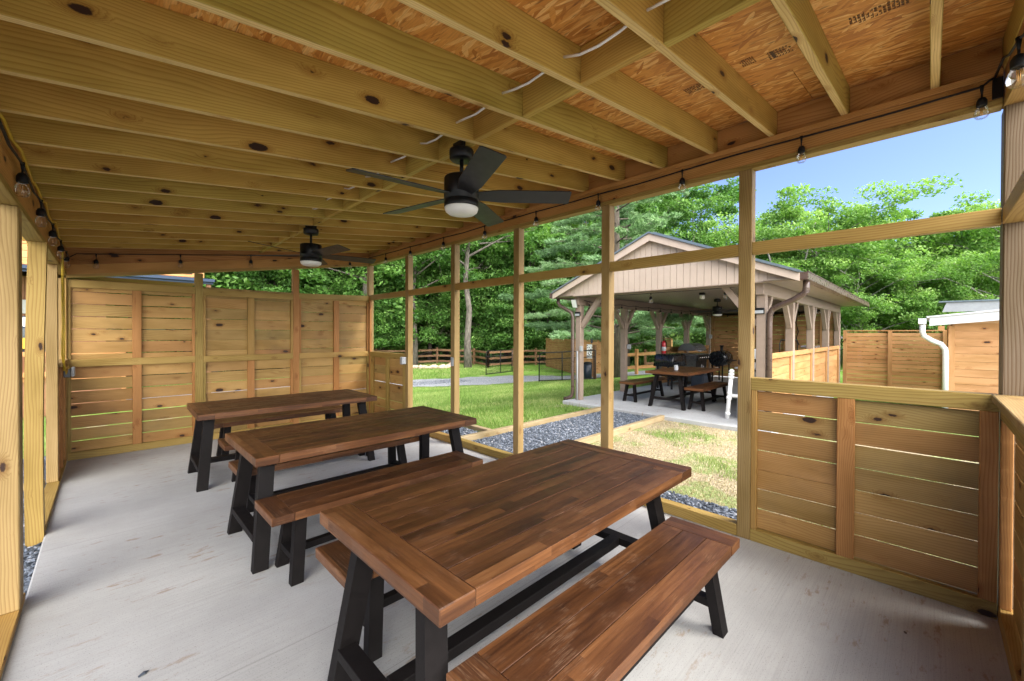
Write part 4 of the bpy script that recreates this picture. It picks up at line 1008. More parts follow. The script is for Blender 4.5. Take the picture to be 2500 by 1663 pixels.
while z < 2.14:
    for (a_, b_) in ((YR + PW + 0.01, 3.3), (3.302, YL - 0.01)): mb.b2(15.60, 15.616, a_, b_, z, z + 0.140, 0.002, axis=1)
    z += 0.1485
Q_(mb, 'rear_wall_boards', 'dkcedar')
for y in (2.3, 3.24, 4.4, 5.45): Q_(MB().b2(15.562, 15.598, y, y + 0.09, 0.02, 2.16, 0.003), 'rear_wall_stud', 'dkcedar')
Q_(MB().b2(15.555, 15.598, 5.0, 5.44, 1.08, 1.17, 0.003), 'rear_wall_rail', 'dkcedar')

# things in and on the pavilion
cord = [(7.80, YL - 0.03, 2.28)]; pts = []
for k in range(11):
    x = 8.0 + 0.72 * k; pts.append((x, YL - 0.03, 2.26)); cord += [(x, YL - 0.03, 2.262), (x + 0.36, YL - 0.03, 2.235)]
string_lights('string lights along the left beam inside the taupe pavilion', pts, cord, drop=0.05)
pts = [(7.80, y, 2.33) for y in (5.05, 3.95, 2.55)]
string_lights('string lights hanging just behind the pavilion gable', pts, [(7.80, 5.55, 2.36)] + [(7.80, y, 2.335) for y in (5.05, 4.5, 3.95, 3.2, 2.55)] + [(7.80, 2.06, 2.36)], drop=0.06, sc=1.3)
pts = [(8.2 + 1.3 * k, YR + PW + 0.03, 2.24) for k in range(6)]
string_lights('string lights along the right beam inside the taupe pavilion', pts, [(7.9, YR + PW + 0.03, 2.26)] + [(x, y, z + 0.002) for x, y, z in pts] + [(15.4, YR + PW + 0.03, 2.26)], drop=0.06, sc=1.1)
pts = [(15.54, y, 2.22) for y in (5.0, 4.3, 3.6, 2.9, 2.3)]
string_lights('string lights across the rear plank wall of the pavilion', pts, [(15.54, 5.5, 2.26)] + pts + [(15.54, 2.1, 2.24)], drop=0.05, sc=1.1)
f3 = copy_tree(fan0); put(f3, (10.9, 3.75, 2.39), 0.7, 'black ceiling fan under the pavilion ceiling', 'black ceiling fans')
t = empty('ceiling_light', (9.05, 3.42, 2.39), 'small black ceiling light with clear glass under the pavilion', 'ceiling light')
W(MB().b2(9.0, 9.10, 3.37, 3.47, 2.355, 2.3995, 0.004), 'base', M['black'], t); W(MB().lathe((9.05, 3.42, 2.29), [(0.02, -0.03), (0.05, -0.02), (0.055, 0.02), (0.045, 0.062)], 16), 'shade', M['frost'], t)
t = empty('solar_panel', (7.60, 5.70, 2.2), 'small tilted solar panel at the top of the left front pavilion post', 'solar panel')
T = Matrix.Translation((7.585, 5.69, 2.20)) @ Matrix.Rotation(math.radians(-28), 4, 'Y') @ Matrix.Rotation(0.1, 4, 'X')
W(MB().box((0, 0, 0), (0.012, 0.13, 0.20), T, 0.002), 'frame', M['greybox'], t)
W(MB().box((-0.0075, 0, 0), (0.002, 0.115, 0.185), T), 'cells', M['pvc'], t); W(MB().tube([(7.60, 5.69, 2.20), (7.66, 5.68, 2.29), (7.70, 5.68, 2.30)], 0.01, 6), 'arm', M['black'], t)
def flood(x, y, z, lab):
    t = empty('flood_light', (x, y, z), lab, 'flood light', 'solar flood lights on the pavilion posts')
    W(MB().b2(x - 0.035, x, y - 0.075, y + 0.075, z - 0.05, z + 0.05, 0.008), 'housing', M['black'], t)
    W(MB().b2(x - 0.043, x - 0.0355, y - 0.062, y + 0.062, z - 0.042, z + 0.008, 0.003), 'lens', M['greybox'], t)
flood(7.695, 5.66, 1.965, 'black flood light under the small solar panel, left front pavilion post')
flood(7.695, 1.985, 1.905, 'black flood light on the right front pavilion post beside the downspout')
outlet(7.66, 7.70, 5.53, 5.595, 1.12, 1.24, '', 'grey outlet box on the left front pavilion post')
outlet(9.74, 9.80, 5.50, 5.595, 1.12, 1.24, '', 'grey outlet box on the second left pavilion post')
outlet(15.44, 15.50, 5.50, 5.595, 1.36, 1.50, '', 'pale outlet box on the last left pavilion post')
t = empty('fire_extinguisher', (11.72, 5.52, 0.93), 'red fire extinguisher with a white label hung on a pavilion post', 'fire extinguisher')
W(MB().lathe((11.72, 5.52, 0.93), [(0.02, 0), (0.055, 0.004), (0.058, 0.02), (0.058, 0.33), (0.045, 0.37), (0.02, 0.39)], 20), 'cylinder', M['red'], t)
W(MB().lathe((11.72, 5.52, 1.02), [(0.0588, 0), (0.0590, 0.12)], 20), 'label', M['white'], t)
W(MB().lathe((11.72, 5.52, 1.32), [(0.018, 0), (0.018, 0.05)], 10).bar((11.66, 5.52, 1.385), (11.78, 5.52, 1.40), 0.02, 0.015).bar((11.68, 5.52, 1.36), (11.79, 5.52, 1.355), 0.015, 0.012), 'valve', M['black'], t)
W(MB().tube([(11.75, 5.50, 1.34), (11.79, 5.47, 1.25), (11.785, 5.46, 1.1)], 0.011, 8), 'hose', M['rubber'], t)
# gas grill with domed hood
gx, gy = 12.75, 5.10
t = empty('gas_grill', (gx, gy, 0), 'dark grey gas grill with domed hood and row of knobs by the low wall', 'grill')
def hood():
    mb = MB(); n_ = 10; prof = []
    for i in range(n_ + 1):
        a_ = math.pi * (0.06 + 0.88 * i / n_); prof.append((math.cos(a_) * 0.27, 0.92 + 0.02 + 0.30 * math.sin(a_) ** 0.75))
    for s in (-1, 1):
        pts = [(gx + s * 0.40, gy + py, pz) for py, pz in prof]; mb.poly(pts, 0.02, (s, 0, 0), r=0.3)
    for i in range(n_):
        a_, b_ = prof[i], prof[i + 1]; base = len(mb.v)
        for (xx, p) in ((-0.40, a_), (0.40, a_), (0.40, b_), (-0.40, b_)): mb.v.append((gx + xx, gy + p[0], p[1]))
        mb.face((base, base + 1, base + 2, base + 3), [(0, 0)] * 4, 0.3, True)
    return mb
W(hood(), 'hood', M['grillgrey'], t)
W(MB().tube([(gx - 0.30, gy - 0.31, 1.02), (gx + 0.30, gy - 0.31, 1.02)], 0.014, 8).bar((gx - 0.29, gy - 0.31, 1.02), (gx - 0.29, gy - 0.25, 1.03), 0.015, 0.015).bar((gx + 0.29, gy - 0.31, 1.02), (gx + 0.29, gy - 0.25, 1.03), 0.015, 0.015), 'hood_handle', M['chrome'], t)
W(MB().b2(gx - 0.42, gx + 0.42, gy - 0.28, gy + 0.26, 0.78, 0.925, 0.01), 'firebox', M['grillgrey'], t)
W(MB().b2(gx - 0.42, gx + 0.42, gy - 0.335, gy - 0.282, 0.74, 0.90, 0.008), 'control_panel', M['black'], t)
for k in range(5): W(MB().lathe((0, 0, 0), [(0.026, 0), (0.024, 0.03)], 14, Matrix.Translation((gx - 0.32 + k * 0.16, gy - 0.336, 0.82)) @ Matrix.Rotation(math.radians(90), 4, 'X')), 'knob', M['chrome'], t)
for s in (-1, 1): W(MB().b2(*sorted((gx + s * 0.43, gx + s * 0.78)), gy - 0.24, gy + 0.22, 0.87, 0.90, 0.006).b2(*sorted((gx + s * 0.77, gx + s * 0.785)), gy - 0.24, gy + 0.22, 0.78, 0.868), 'side_shelf', M['grillgrey'], t)
cb = MB().b2(gx - 0.42, gx + 0.42, gy - 0.26, gy + 0.25, 0.10, 0.14)
for s in (-1, 1): cb.b2(*sorted((gx + s * 0.39, gx + s * 0.42)), gy - 0.26, gy + 0.25, 0.145, 0.775)
cb.b2(gx - 0.385, gx + 0.385, gy + 0.235, gy + 0.25, 0.145, 0.775); W(cb, 'cabinet', M['grillgrey'], t)
for s in (-1, 1): W(MB().b2(*sorted((gx + s * 0.005, gx + s * 0.385)), gy - 0.275, gy - 0.261, 0.15, 0.73, 0.004), 'door', M['black'], t)
for s in (-1, 1): W(MB().tube([(gx + s * 0.05, gy - 0.295, 0.40), (gx + s * 0.05, gy - 0.295, 0.62)], 0.009, 6), 'door_handle', M['chrome'], t)
for sx in (-1, 1):
    for sy in (-1, 1): W(MB().lathe((0, 0, 0), [(0.045, -0.015), (0.045, 0.015)], 14, Matrix.Translation((gx + sx * 0.36, gy + sy * 0.2, 0.05)) @ Matrix.Rotation(math.radians(90), 4, 'Y')), 'caster', M['rubber'], t)
# covered griddle left of it
t = empty('covered_griddle', (11.35, 5.15, 0), 'low grill under a glossy black cover beside the gas grill', 'grill')
def draped(x0, x1, y0, y1, z0, z1, fl=0.03):
    mb = MB(); n_ = 12; base = 0; rows = []
    for (z, inset) in ((z0, -fl), (z0 + (z1 - z0) * 0.5, -fl * 0.4), (z1 - 0.05, 0), (z1, 0.05)):
        ring = []
        for k in range(n_ * 4):
            s_, u = divmod(k, n_); u /= n_
            px, py = ((x0 + (x1 - x0) * u, y0), (x1, y0 + (y1 - y0) * u), (x1 - (x1 - x0) * u, y1), (x0, y1 - (y1 - y0) * u))[s_]
            cx_, cy2 = (x0 + x1) / 2, (y0 + y1) / 2; f_ = 1 - inset / (max(x1 - x0, y1 - y0) / 2) + (0.035 * math.sin(k * 2.7) * (1 if z < z1 - 0.02 else 0.2)); ring.append(len(mb.v)); mb.v.append((cx_ + (px - cx_) * f_, cy2 + (py - cy2) * f_, z))
        rows.append(ring)
    for a_, b_ in zip(rows, rows[1:]):
        for k in range(n_ * 4): j = (k + 1) % (n_ * 4); mb.face((a_[k], a_[j], b_[j], b_[k]), [(0, 0)] * 4, 0.5, True)
    mb.face(tuple(rows[-1]), [(0, 0)] * (n_ * 4), 0.5); mb.face(tuple(reversed(rows[0])), [(0, 0)] * (n_ * 4), 0.5); return mb
W(draped(10.95, 11.75, 4.9, 5.42, 0.62, 0.96), 'cover', M['cover'], t)
lg = MB()
for sx in (11.02, 11.68):
    for sy in (4.96, 5.36): lg.b2(sx - 0.02, sx + 0.02, sy - 0.02, sy + 0.02, 0.0, 0.615)
lg.b2(11.0, 11.7, 4.94, 5.38, 0.25, 0.27); W(lg, 'frame', M['black'], t)
t = empty('pellet_smoker', (14.15, 4.75, 0), 'black barrel smoker right of the gas grill', 'smoker')
Tm = Matrix.Translation((14.15, 4.75, 0.74)) @ Matrix.Rotation(math.radians(90), 4, 'Y')
W(MB().lathe((0, 0, 0), [(0.22, -0.38), (0.25, -0.36), (0.25, 0.36), (0.22, 0.38)], 24, Tm), 'barrel', M['cover'], t)
W(MB().b2(13.78, 14.52, 4.38, 4.48, 0.66, 0.69, 0.004), 'front_shelf', M['black'], t)
W(MB().tube([(14.42, 4.82, 0.9), (14.42, 4.82, 1.12)], 0.045, 12).lathe((14.42, 4.82, 1.12), [(0.07, 0.0), (0.06, 0.03)], 12), 'chimney', M['black'], t)
for sx in (13.85, 14.45):
    for sy in (4.60, 4.90): W(MB().bar((sx, sy, 0), (sx, sy, 0.56), 0.035, 0.035), 'leg', M['black'], t)
t = empty('cooler', (11.9, 4.5, 0), 'dark navy drinks cooler on the pavilion floor below the grills', 'cooler')
W(MB().b2(11.62, 12.18, 4.35, 4.70, 0.02, 0.40, 0.03), 'tub', M['navy'], t); W(MB().b2(11.60, 12.20, 4.33, 4.72, 0.402, 0.46, 0.02), 'lid', M['navy'], t); W(MB().tube([(11.66, 4.345, 0.09), (11.66, 4.31, 0.09)], 0.012, 8), 'drain_plug', M['white'], t)
t = empty('candle_jar', (8.72, 3.83, 0.742), 'small white patterned candle jar standing on the pavilion table', 'jar')
W(MB().lathe((8.72, 3.83, 0.743), [(0.035, 0), (0.041, 0.006), (0.041, 0.10), (0.039, 0.108)], 20), 'jar', M['white'], t)
sp = MB()
for k in range(14): a_ = k * 1.7; sp.tube([(8.72 + 0.0415 * math.cos(a_), 3.83 + 0.0415 * math.sin(a_), 0.765 + 0.07 * ((k * 0.37) % 1)), (8.72 + 0.0425 * math.cos(a_ + 0.12), 3.83 + 0.0425 * math.sin(a_ + 0.12), 0.772 + 0.07 * ((k * 0.37) % 1))], 0.006, 5)
W(sp, 'pattern', M['greybox'], t)
# white topped cabinet, sink pipes
t = empty('counter', (9.3, 2.45, 0), 'grey cabinet with a white worktop at the right of the pavilion', 'counter')
W(MB().b2(8.92, 10.9, 2.16, 2.66, 0.10, 0.80, 0.008), 'cabinet', M['counter'], t); W(MB().b2(8.85, 10.95, 2.13, 2.72, 0.84, 0.87, 0.006), 'worktop', M['white'], t); W(MB().b2(8.90, 10.92, 2.15, 2.68, 0.802, 0.838, 0.004), 'apron', M['counter'], t)
t = empty('fridge', (8.75, 2.22, 0.0), 'pale blue white appliance behind the right front pavilion post', 'appliance')
W(MB().b2(8.55, 8.88, 2.12, 2.46, 0.86, 1.24, 0.02), 'body', M['white'], t); W(MB().b2(8.54, 8.549, 2.14, 2.44, 1.0, 1.06, 0.0), 'vent', M['black'], t); W(MB().b2(8.56, 8.87, 2.13, 2.45, 0.02, 0.82, 0.01), 'stand', M['counter'], t)
t = empty('standpipe', (7.97, 2.55, 0), 'leaning white plastic cleanout pipe with collars at the pavilion edge', 'pipe')
W(MB().tube([(7.96, 2.56, 0.0), (7.985, 2.50, 0.84)], 0.036, 14), 'pipe', M['pvc'], t)
for tpar, rr_, hh_ in ((0.08, 0.045, 0.05), (0.42, 0.046, 0.05), (0.53, 0.045, 0.03), (0.86, 0.05, 0.05), (0.93, 0.048, 0.04)):
    a_ = Vector((7.96, 2.56, 0.0)).lerp(Vector((7.985, 2.50, 0.84)), tpar); W(MB().tube([a_, a_ + Vector((0.0015, -0.0035, hh_))], rr_, 14), 'collar', M['pvc'], t)
W(MB().lathe((7.986, 2.499, 0.84), [(0.046, 0), (0.044, 0.03), (0.02, 0.05), (0.005, 0.055)], 14), 'cap', M['pvc'], t)
W(MB().tube([(7.972, 2.53, 0.42), (7.98, 2.38, 0.42), (8.0, 2.2, 0.40)], 0.032, 12), 'branch_pipe', M['pvc'], t)
tag(MB().tube([(8.15, 2.44, 0.0), (8.17, 2.42, 0.62)], 0.028, 12).lathe((8.15, 2.44, 0), [(0.045, 0), (0.045, 0.012)], 12).build('drain_pipe', M['greybox']), 'grey drain pipe standing behind the white cleanout pipe', 'pipe')
# on the right rail of the pavilion
t = empty('dish_rack', (10.6, 2.1, 0.9), 'black wire rack with a white bottle behind the right pavilion rail', 'rack')
dr = MB()
for yy in (2.05, 2.25): dr.tube([(10.2, yy, 0.88), (10.2, yy, 1.32), (10.3, yy, 1.40), (10.7, yy, 1.40), (10.8, yy, 1.32), (10.8, yy, 0.88)], 0.01, 6)
for xx in (10.3, 10.45, 10.6, 10.75): dr.tube([(xx, 2.05, 1.39), (xx, 2.25, 1.39)], 0.006, 5)
W(dr, 'wire_frame', M['black'], t)
t = empty('spray_bottle', (10.5, 2.15, 0.873), 'white spray bottle on the counter behind the pavilion rail', 'bottle')
W(MB().lathe((10.5, 2.15, 0.873), [(0.04, 0), (0.048, 0.01), (0.048, 0.25), (0.02, 0.33), (0.018, 0.36)], 16), 'bottle', M['pvc'], t); W(MB().b2(10.44, 10.53, 2.13, 2.17, 1.234, 1.29, 0.006).bar((10.44, 2.15, 1.27), (10.41, 2.15, 1.20), 0.015, 0.012), 'trigger_head', M['pvc'], t)
t = empty('pan', (12.6, 2.2, 1.2), 'dark tray lying on the right pavilion rail', 'tray')
W(MB().b2(12.3, 12.9, 1.98, 2.26, 1.192, 1.20, 0.002), 'base', M['grillgrey'], t); W(MB().b2(12.3, 12.9, 1.97, 1.979, 1.192, 1.24).b2(12.3, 12.9, 2.261, 2.27, 1.192, 1.24), 'rim', M['grillgrey'], t)
tag(MB().tube([(15.50, 2.95, 2.2), (15.52, 2.99, 1.9), (15.54, 2.93, 1.6), (15.53, 2.98, 1.4), (15.52, 2.9, 1.18)], 0.014, 6).build('power_cord', M['rubber']), 'black cord hanging down the rear plank wall of the pavilion', 'cord')

# ------------------------------------------------------------------ fences, screens, sheds, house
def plank_fence(name, p, q, zt, label, cat, pitch, m, stud_at, face=1, z0=None, th=0.018, group=None):
    p, q = Vector((p[0], p[1], 0)), Vector((q[0], q[1], 0)); d = (q - p); L = d.length; d.normalize(); nn = Vector((-d.y, d.x, 0)) * face
    g0 = min(G1(p.x, p.y), G1(q.x, q.y)) if z0 is None else z0
    t = empty(name, (p + q) / 2 + Vector((0, 0, g0)), label, cat, group)
    mb = MB(); z = g0 + 0.02; cuts = [0] + sorted(stud_at) + [L]
    while z < zt - 0.02:
        for a_, b_ in zip(cuts, cuts[1:]): mb.bar(p + d * (a_ + 0.002) + Vector((0, 0, z + pitch / 2)), p + d * (b_ - 0.002) + Vector((0, 0, z + pitch / 2)), th, min(pitch, zt - z) - 0.008, bev=0.002)
        z += pitch
    W(mb, 'boards', M[m], t)
    for s_ in [0.05] + sorted(stud_at) + [L - 0.05]: W(MB().bar(p + d * s_ + nn * (th / 2 + 0.024) + Vector((0, 0, g0)), p + d * s_ + nn * (th / 2 + 0.024) + Vector((0, 0, zt)), 0.045, 0.09, up=d), 'post', M[m], t)
    W(MB().bar(p + Vector((0, 0, zt + 0.012)), q + Vector((0, 0, zt + 0.012)), 0.06, 0.02), 'cap', M[m], t)
    return t
plank_fence('plank_fence', (15.9, 1.86), (15.9, -0.32), 1.62, 'tall fence of narrow orange planks right of the pavilion', 'fence', 0.111, 'cedar', [1.05], -1, 0.0)
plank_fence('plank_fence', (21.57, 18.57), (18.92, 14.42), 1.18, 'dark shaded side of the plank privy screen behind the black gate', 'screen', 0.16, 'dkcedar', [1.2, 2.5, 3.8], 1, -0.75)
plank_fence('plank_fence', (18.90, 14.38), (20.6, 11.9), 1.18, 'sunlit plank screen with two leaves behind the left front pavilion post', 'screen', 0.15, 'cedar', [0.8, 1.5], 1, -0.75)
plank_fence('plank_fence', (20.9, 9.9), (20.4, 9.2), 1.25, 'narrow plank screen standing behind the second left pavilion post', 'screen', 0.15, 'cedar', [], 1, -0.6)
# split rail fence
def rail_fence(pts, label, zs=(0.22, 0.62, 1.02), group=None, m='brown_fence', mesh=True):
    c = pts[len(pts) // 2]; t = empty('rail_fence', (c[0], c[1], G1(*c)), label, 'fence', group)
    for (x, y) in pts: W(MB().b2(x - 0.065, x + 0.065, y - 0.065, y + 0.065, G1(x, y) - 0.1, G1(x, y) + 1.2, 0.01), 'post', M[m], t)
    for (a_, b_) in zip(pts, pts[1:]):
        for z in zs: W(MB().bar((a_[0], a_[1], G1(*a_) + z), (b_[0], b_[1], G1(*b_) + z), 0.04, 0.14, bev=0.006), 'rail', M[m], t)
    if mesh:
        w = MB()
        for (a_, b_) in zip(pts, pts[1:]):
            L = math.dist(a_, b_); n_ = int(L / 0.11)
            for i in range(n_): u = i / n_; x, y = a_[0] + (b_[0] - a_[0]) * u, a_[1] + (b_[1] - a_[1]) * u; w.bar((x, y, G1(x, y) + 0.05), (x, y, G1(x, y) + 1.0), 0.005, 0.005)
            for k in range(9): z = 0.06 + k * 0.115; w.bar((a_[0], a_[1], G1(*a_) + z), (b_[0], b_[1], G1(*b_) + z), 0.005, 0.005)
        W(w, 'wire_mesh', M['black'], t)
rail_fence([(-6, 27.4), (-1.5, 27.2), (3.0, 27.0), (7.5, 26.8), (10.5, 26.6), (13.0, 26.3), (15.2, 25.9), (17.3, 25.4), (18.5, 22.6), (17.9, 20.4)], 'brown rail fence with wire mesh running in front of the woods')
rail_fence([(17.9, 20.4), (19.9, 20.15), (21.96, 19.86), (24.0, 19.0), (27, 17.5)], 'brown rail fence running to the right from behind the open gate')
rail_fence([(16.3, 11.1), (17.6, 9.6), (18.9, 8.0), (20.4, 6.2)], 'pale rail fence seen between the left pavilion posts', zs=(0.35, 0.95), m='cedar', mesh=False)
rail_fence([(24, 12.5), (26.5, 9.0), (29, 5.5)], 'far wire and rail fence behind the pavilion', zs=(0.3, 0.95), m='brown_fence')
def gate(p, q, h, label, bars):
    p, q = Vector(p), Vector(q); t = empty('metal_gate', p, label, 'gate', 'black tube and mesh gates')
    L = (q - p).length; d = (q - p).normalized(); up = Vector((0, 0, 1)); f = MB()
    f.tube([p + up * 0.02, p + up * (h - 0.15), p + up * (h - 0.04) + d * 0.05, p + up * h + d * 0.15, q + up * h], 0.024, 8)
    f.tube([q + up * 0.02, q + up * h], 0.024, 8); f.tube([p + up * 0.06, q + up * 0.06], 0.02, 8); f.tube([p + up * (h * 0.78), q + up * (h * 0.78)], 0.018, 8)
    for b_ in bars: f.tube([p + d * b_ + up * 0.06, p + d * b_ + up * h], 0.024, 8)
    W(f, 'frame', M['black'], t)
    m_ = MB(); k = 0.05
    while k < L: m_.bar(p + d * k + up * 0.06, p + d * k + up * (h * 0.78), 0.005, 0.005); k += 0.055
    k = 0.12
    while k < h * 0.78: m_.bar(p + up * k, q + up * k, 0.004, 0.004); k += 0.11
    W(m_, 'mesh', M['black'], t)
gate((13.47, 11.98, -0.60), (14.75, 9.95, -0.44), 1.26, 'black mesh gate standing before the plank screen, left of the pavilion', [1.0])
gate((14.58, 16.79, -0.74), (17.9, 17.25, -0.74), 1.30, 'black mesh gate swung open beyond the gravel drive', [1.25, 2.3])
# dog waste post with bin
wx, wy = 14.75, 10.35; wz = G1(wx, wy)
t = empty('waste_station', (wx, wy, wz), 'brown post with a spotted sign board and green bag behind the left pavilion post', 'post')
W(MB().b2(wx + 0.13, wx + 0.25, wy - 0.30, wy - 0.18, wz - 0.05, wz + 1.5, 0.01), 'post', M['brown_fence'], t)
W(MB().bar((wx - 0.02, wy + 0.02, wz + 1.22), (wx + 0.10, wy - 0.17, wz + 1.22), 0.02, 0.60), 'sign_board', M['pvc'], t)
sp = MB()
for k in range(34):
    u_ = random.random(); vv = random.uniform(-0.28, 0.28); x = wx - 0.02 + 0.12 * u_ - 0.012; y = wy + 0.02 - 0.19 * u_ - 0.008
    sp.bar((x, y, wz + 1.22 + vv), (x + 0.02, y - 0.03, wz + 1.22 + vv + random.uniform(-0.02, 0.02)), 0.006, random.uniform(0.015, 0.045))
W(sp, 'spots', M['black'], t)
W(MB().b2(wx + 0.06, wx + 0.16, wy - 0.18, wy - 0.10, wz + 1.56, wz + 1.90, 0.03), 'bag', M['navy'], t)
t = empty('trash_can', (wx, wy - 0.02, wz), 'black trash can standing under the spotted board', 'trash can')
W(MB().lathe((wx, wy - 0.02, wz), [(0.13, 0), (0.17, 0.02), (0.185, 0.68)], 18), 'can', M['navy'], t); W(MB().lathe((wx, wy - 0.02, wz + 0.682), [(0.195, 0), (0.195, 0.03), (0.12, 0.09), (0.02, 0.10)], 18), 'lid', M['black'], t)
# edging stones
def rock(s):
    n1 = 8; V = []
    for i in range(5):
        ph = math.pi * (i + 0.5) / 5 - math.pi / 2
        for k in range(n1):
            a_ = 2 * math.pi * k / n1; q = 1 + random.uniform(-0.22, 0.22); V.append((math.cos(a_) * math.cos(ph) * 1.25 * s * q, math.sin(a_) * math.cos(ph) * s * q, math.sin(ph) * 0.7 * s * q))
    V += [(0, 0, -0.7 * s), (0, 0, 0.7 * s)]; Fm = []
    for i in range(4):
        for k in range(n1): a_ = i * n1 + k; b_ = i * n1 + (k + 1) % n1; Fm += [(a_, b_, b_ + n1), (a_, b_ + n1, a_ + n1)]
    for k in range(n1): Fm += [(40, (k + 1) % n1, k), (41, 32 + k, 32 + (k + 1) % n1)]
    return np_mesh('edging_stone', np.array(V), np.array(Fm), M['rust'])
protos = [rock(0.17), rock(0.20), rock(0.15)]; first = [True] * 3
for i in range(30):
    u_ = i / 29; x = 13.5 + 3.6 * u_; y = 22.9 - 1.25 * math.sin(u_ * math.pi) + 0.5 * u_ + random.uniform(-0.12, 0.12); k = i % 3
    o = protos[k] if first[k] else protos[k].copy()
    if not first[k]: COL.objects.link(o)
    first[k] = False; o.location = (x, y, G1(x, y) + 0.08 + random.uniform(0, 0.08)); o.rotation_euler = (random.uniform(-0.3, 0.3), random.uniform(-0.3, 0.3), random.uniform(0, 6)); s_ = random.uniform(0.75, 1.15); o.scale = (s_,) * 3
    tag(o, 'tan field stone in the curved border under the trees beyond the drive', 'stone', 'stones of the curved border')
# shed at the right
s1 = empty('shed', (12.8, -1.8, -0.08), 'orange plank shed with a white roof edge and white curved downspout', 'shed')
S_ = lambda mb, name, m: W(mb, name, M[m], s1)
mb = MB(); z = -0.05
while z < 1.72: mb.b2(12.0, 12.02, -3.6, -0.30, z, z + 0.143, 0.002, axis=1); mb.b2(12.021, 14.9, -0.30, -0.28, z, z + 0.143, 0.002, axis=0); z += 0.15
S_(mb, 'wall_boards', 'cedar')
S_(MB().b2(11.985, 12.03, -0.335, -0.245, -0.08, 1.70, 0.003), 'corner_board', 'cedar'); S_(MB().b2(11.8, 12.0, -0.19, -0.10, 1.60, 1.70, 0.003), 'rafter_tail', 'cedar')
S_(MB().poly([(11.78, 0.02, 1.70), (11.78, -3.8, 2.10), (11.78, -3.8, 2.28), (11.78, 0.02, 1.86)], 0.03, (1, 0, 0)), 'fascia', 'white')
S_(MB().poly([(11.74, 0.06, 1.862), (15.1, 0.06, 1.862), (15.1, -3.9, 2.30), (11.74, -3.9, 2.30)], 0.03, (0, 0.11, 1)), 'roof', 'white')
S_(MB().b2(11.72, 15.0, 0.062, 0.18, 1.74, 1.745).b2(11.72, 15.0, 0.17, 0.18, 1.746, 1.855).b2(11.72, 11.726, 0.062, 0.17, 1.746, 1.85), 'gutter', 'white')
S_(MB().tube([(11.80, 0.12, 1.73), (11.80, 0.12, 1.58), (11.81, 0.10, 1.50), (11.86, -0.02, 1.40), (11.90, -0.14, 1.34), (11.94, -0.20, 1.24), (11.95, -0.21, 1.1), (11.95, -0.21, 0.0)], 0.047, 12), 'downspout', 'white')
s2 = empty('shed', (18.2, -3, -0.08), 'second shed roof with a pale metal edge behind the orange shed', 'shed')
W(MB().b2(17.0, 20, -6, -0.45, -0.1, 2.12, 0), 'wall', M['dkcedar'], s2); W(MB().poly([(16.7, -0.22, 2.16), (16.7, -6.2, 2.16), (16.7, -6.2, 2.42), (16.7, -0.30, 2.42)], 0.04, (1, 0, 0)), 'fascia', M['greybox'], s2)
W(MB().poly([(16.65, -0.15, 2.425), (20.2, -0.15, 2.50), (20.2, -6.3, 2.50), (16.65, -6.3, 2.425)], 0.04, (0, 0, 1)), 'roof', M['metal_roof'], s2)
# house to the left behind the back wall
hs = empty('house', (-5, 19.5, -0.7), 'red brown house with an orange upper storey, dark eave and red deck rail', 'house')
H_ = lambda mb, name, m: W(mb, name, M[m], hs)
mb = MB(); x = -11.0
while x < -0.2: mb.b2(x, x + 0.19, 17.5, 17.53, -0.7, 3.05, 0.002, axis=2); x += 0.2
H_(mb, 'wall', 'redwall'); H_(MB().b2(-11, -0.25, 17.54, 24, -0.7, 3.05), 'inner_wall', 'redwall')
H_(MB().poly([(-11.3, 15.98, 3.10), (2.42, 15.98, 3.10), (2.42, 18.6, 3.42), (-11.3, 18.6, 3.42)], 0.05, (0, -0.12, 1)), 'roof', 'white')
H_(MB().b2(-11.3, 2.42, 15.93, 15.975, 3.03, 3.17), 'fascia', 'bluegutter'); H_(MB().b2(-11.3, 2.44, 15.83, 15.925, 3.10, 3.19), 'gutter', 'bluegutter')
mb = MB(); z = 3.5
while z < 6.2: mb.b2(-10.5, 2.55, 18.6, 18.63, z, z + 0.19, 0.002, axis=0); z += 0.2
H_(mb, 'upper_wall', 'orange_wall'); H_(MB().b2(-10.5, 2.52, 18.64, 24, 3.4, 6.2), 'upper_storey', 'orange_wall')
H_(MB().b2(-10.8, 2.9, 18.1, 24.5, 6.22, 6.35), 'upper_roof', 'metal_roof')
for (x0, x1, z0, z1) in ((1.75, 2.2, 3.6, 4.3), (-0.5, 0.4, 3.9, 5.2)):
    f = H_(MB().b2(x0, x1, 18.57, 18.599, z0, z1, 0.004), 'window', 'black'); W(MB().b2(x0 + 0.06, x1 - 0.06, 18.56, 18.569, z0 + 0.06, z1 - 0.06), 'pane', M['window'], f)
f = H_(MB().b2(-3.2, -0.9, 17.46, 17.499, 0.95, 1.95, 0.004), 'window', 'bluegutter'); W(MB().b2(-3.12, -0.98, 17.45, 17.459, 1.02, 1.62), 'pane', M['window'], f); W(MB().b2(-3.12, -0.98, 17.44, 17.449, 1.66, 1.92), 'blind', M['white'], f)
f = H_(MB().b2(-3.2, -0.9, 17.46, 17.499, 2.02, 2.4, 0.004), 'awning_panel', 'counter')
H_(MB().b2(-1.75, -1.45, 17.30, 17.45, 1.05, 1.35, 0.01), 'notice', 'yellow')
for z in (0.35, 0.88): H_(MB().b2(-8, 0.4, 16.2, 16.28, z, z + 0.12, 0.004), 'deck_rail', 'orange_wall')
for x in (-7.9, -5.8, -3.7, -2.35, 0.3): H_(MB().b2(x, x + 0.1, 16.2, 16.3, -0.7, 1.0, 0.004), 'deck_post', 'orange_wall')
H_(MB().b2(-8, 0.4, 16.3, 17.48, 0.22, 0.30), 'deck', 'orange_wall'); H_(MB().b2(-8, 0.4, 16.34, 16.36, -0.7, 0.215), 'skirting', 'redwall')
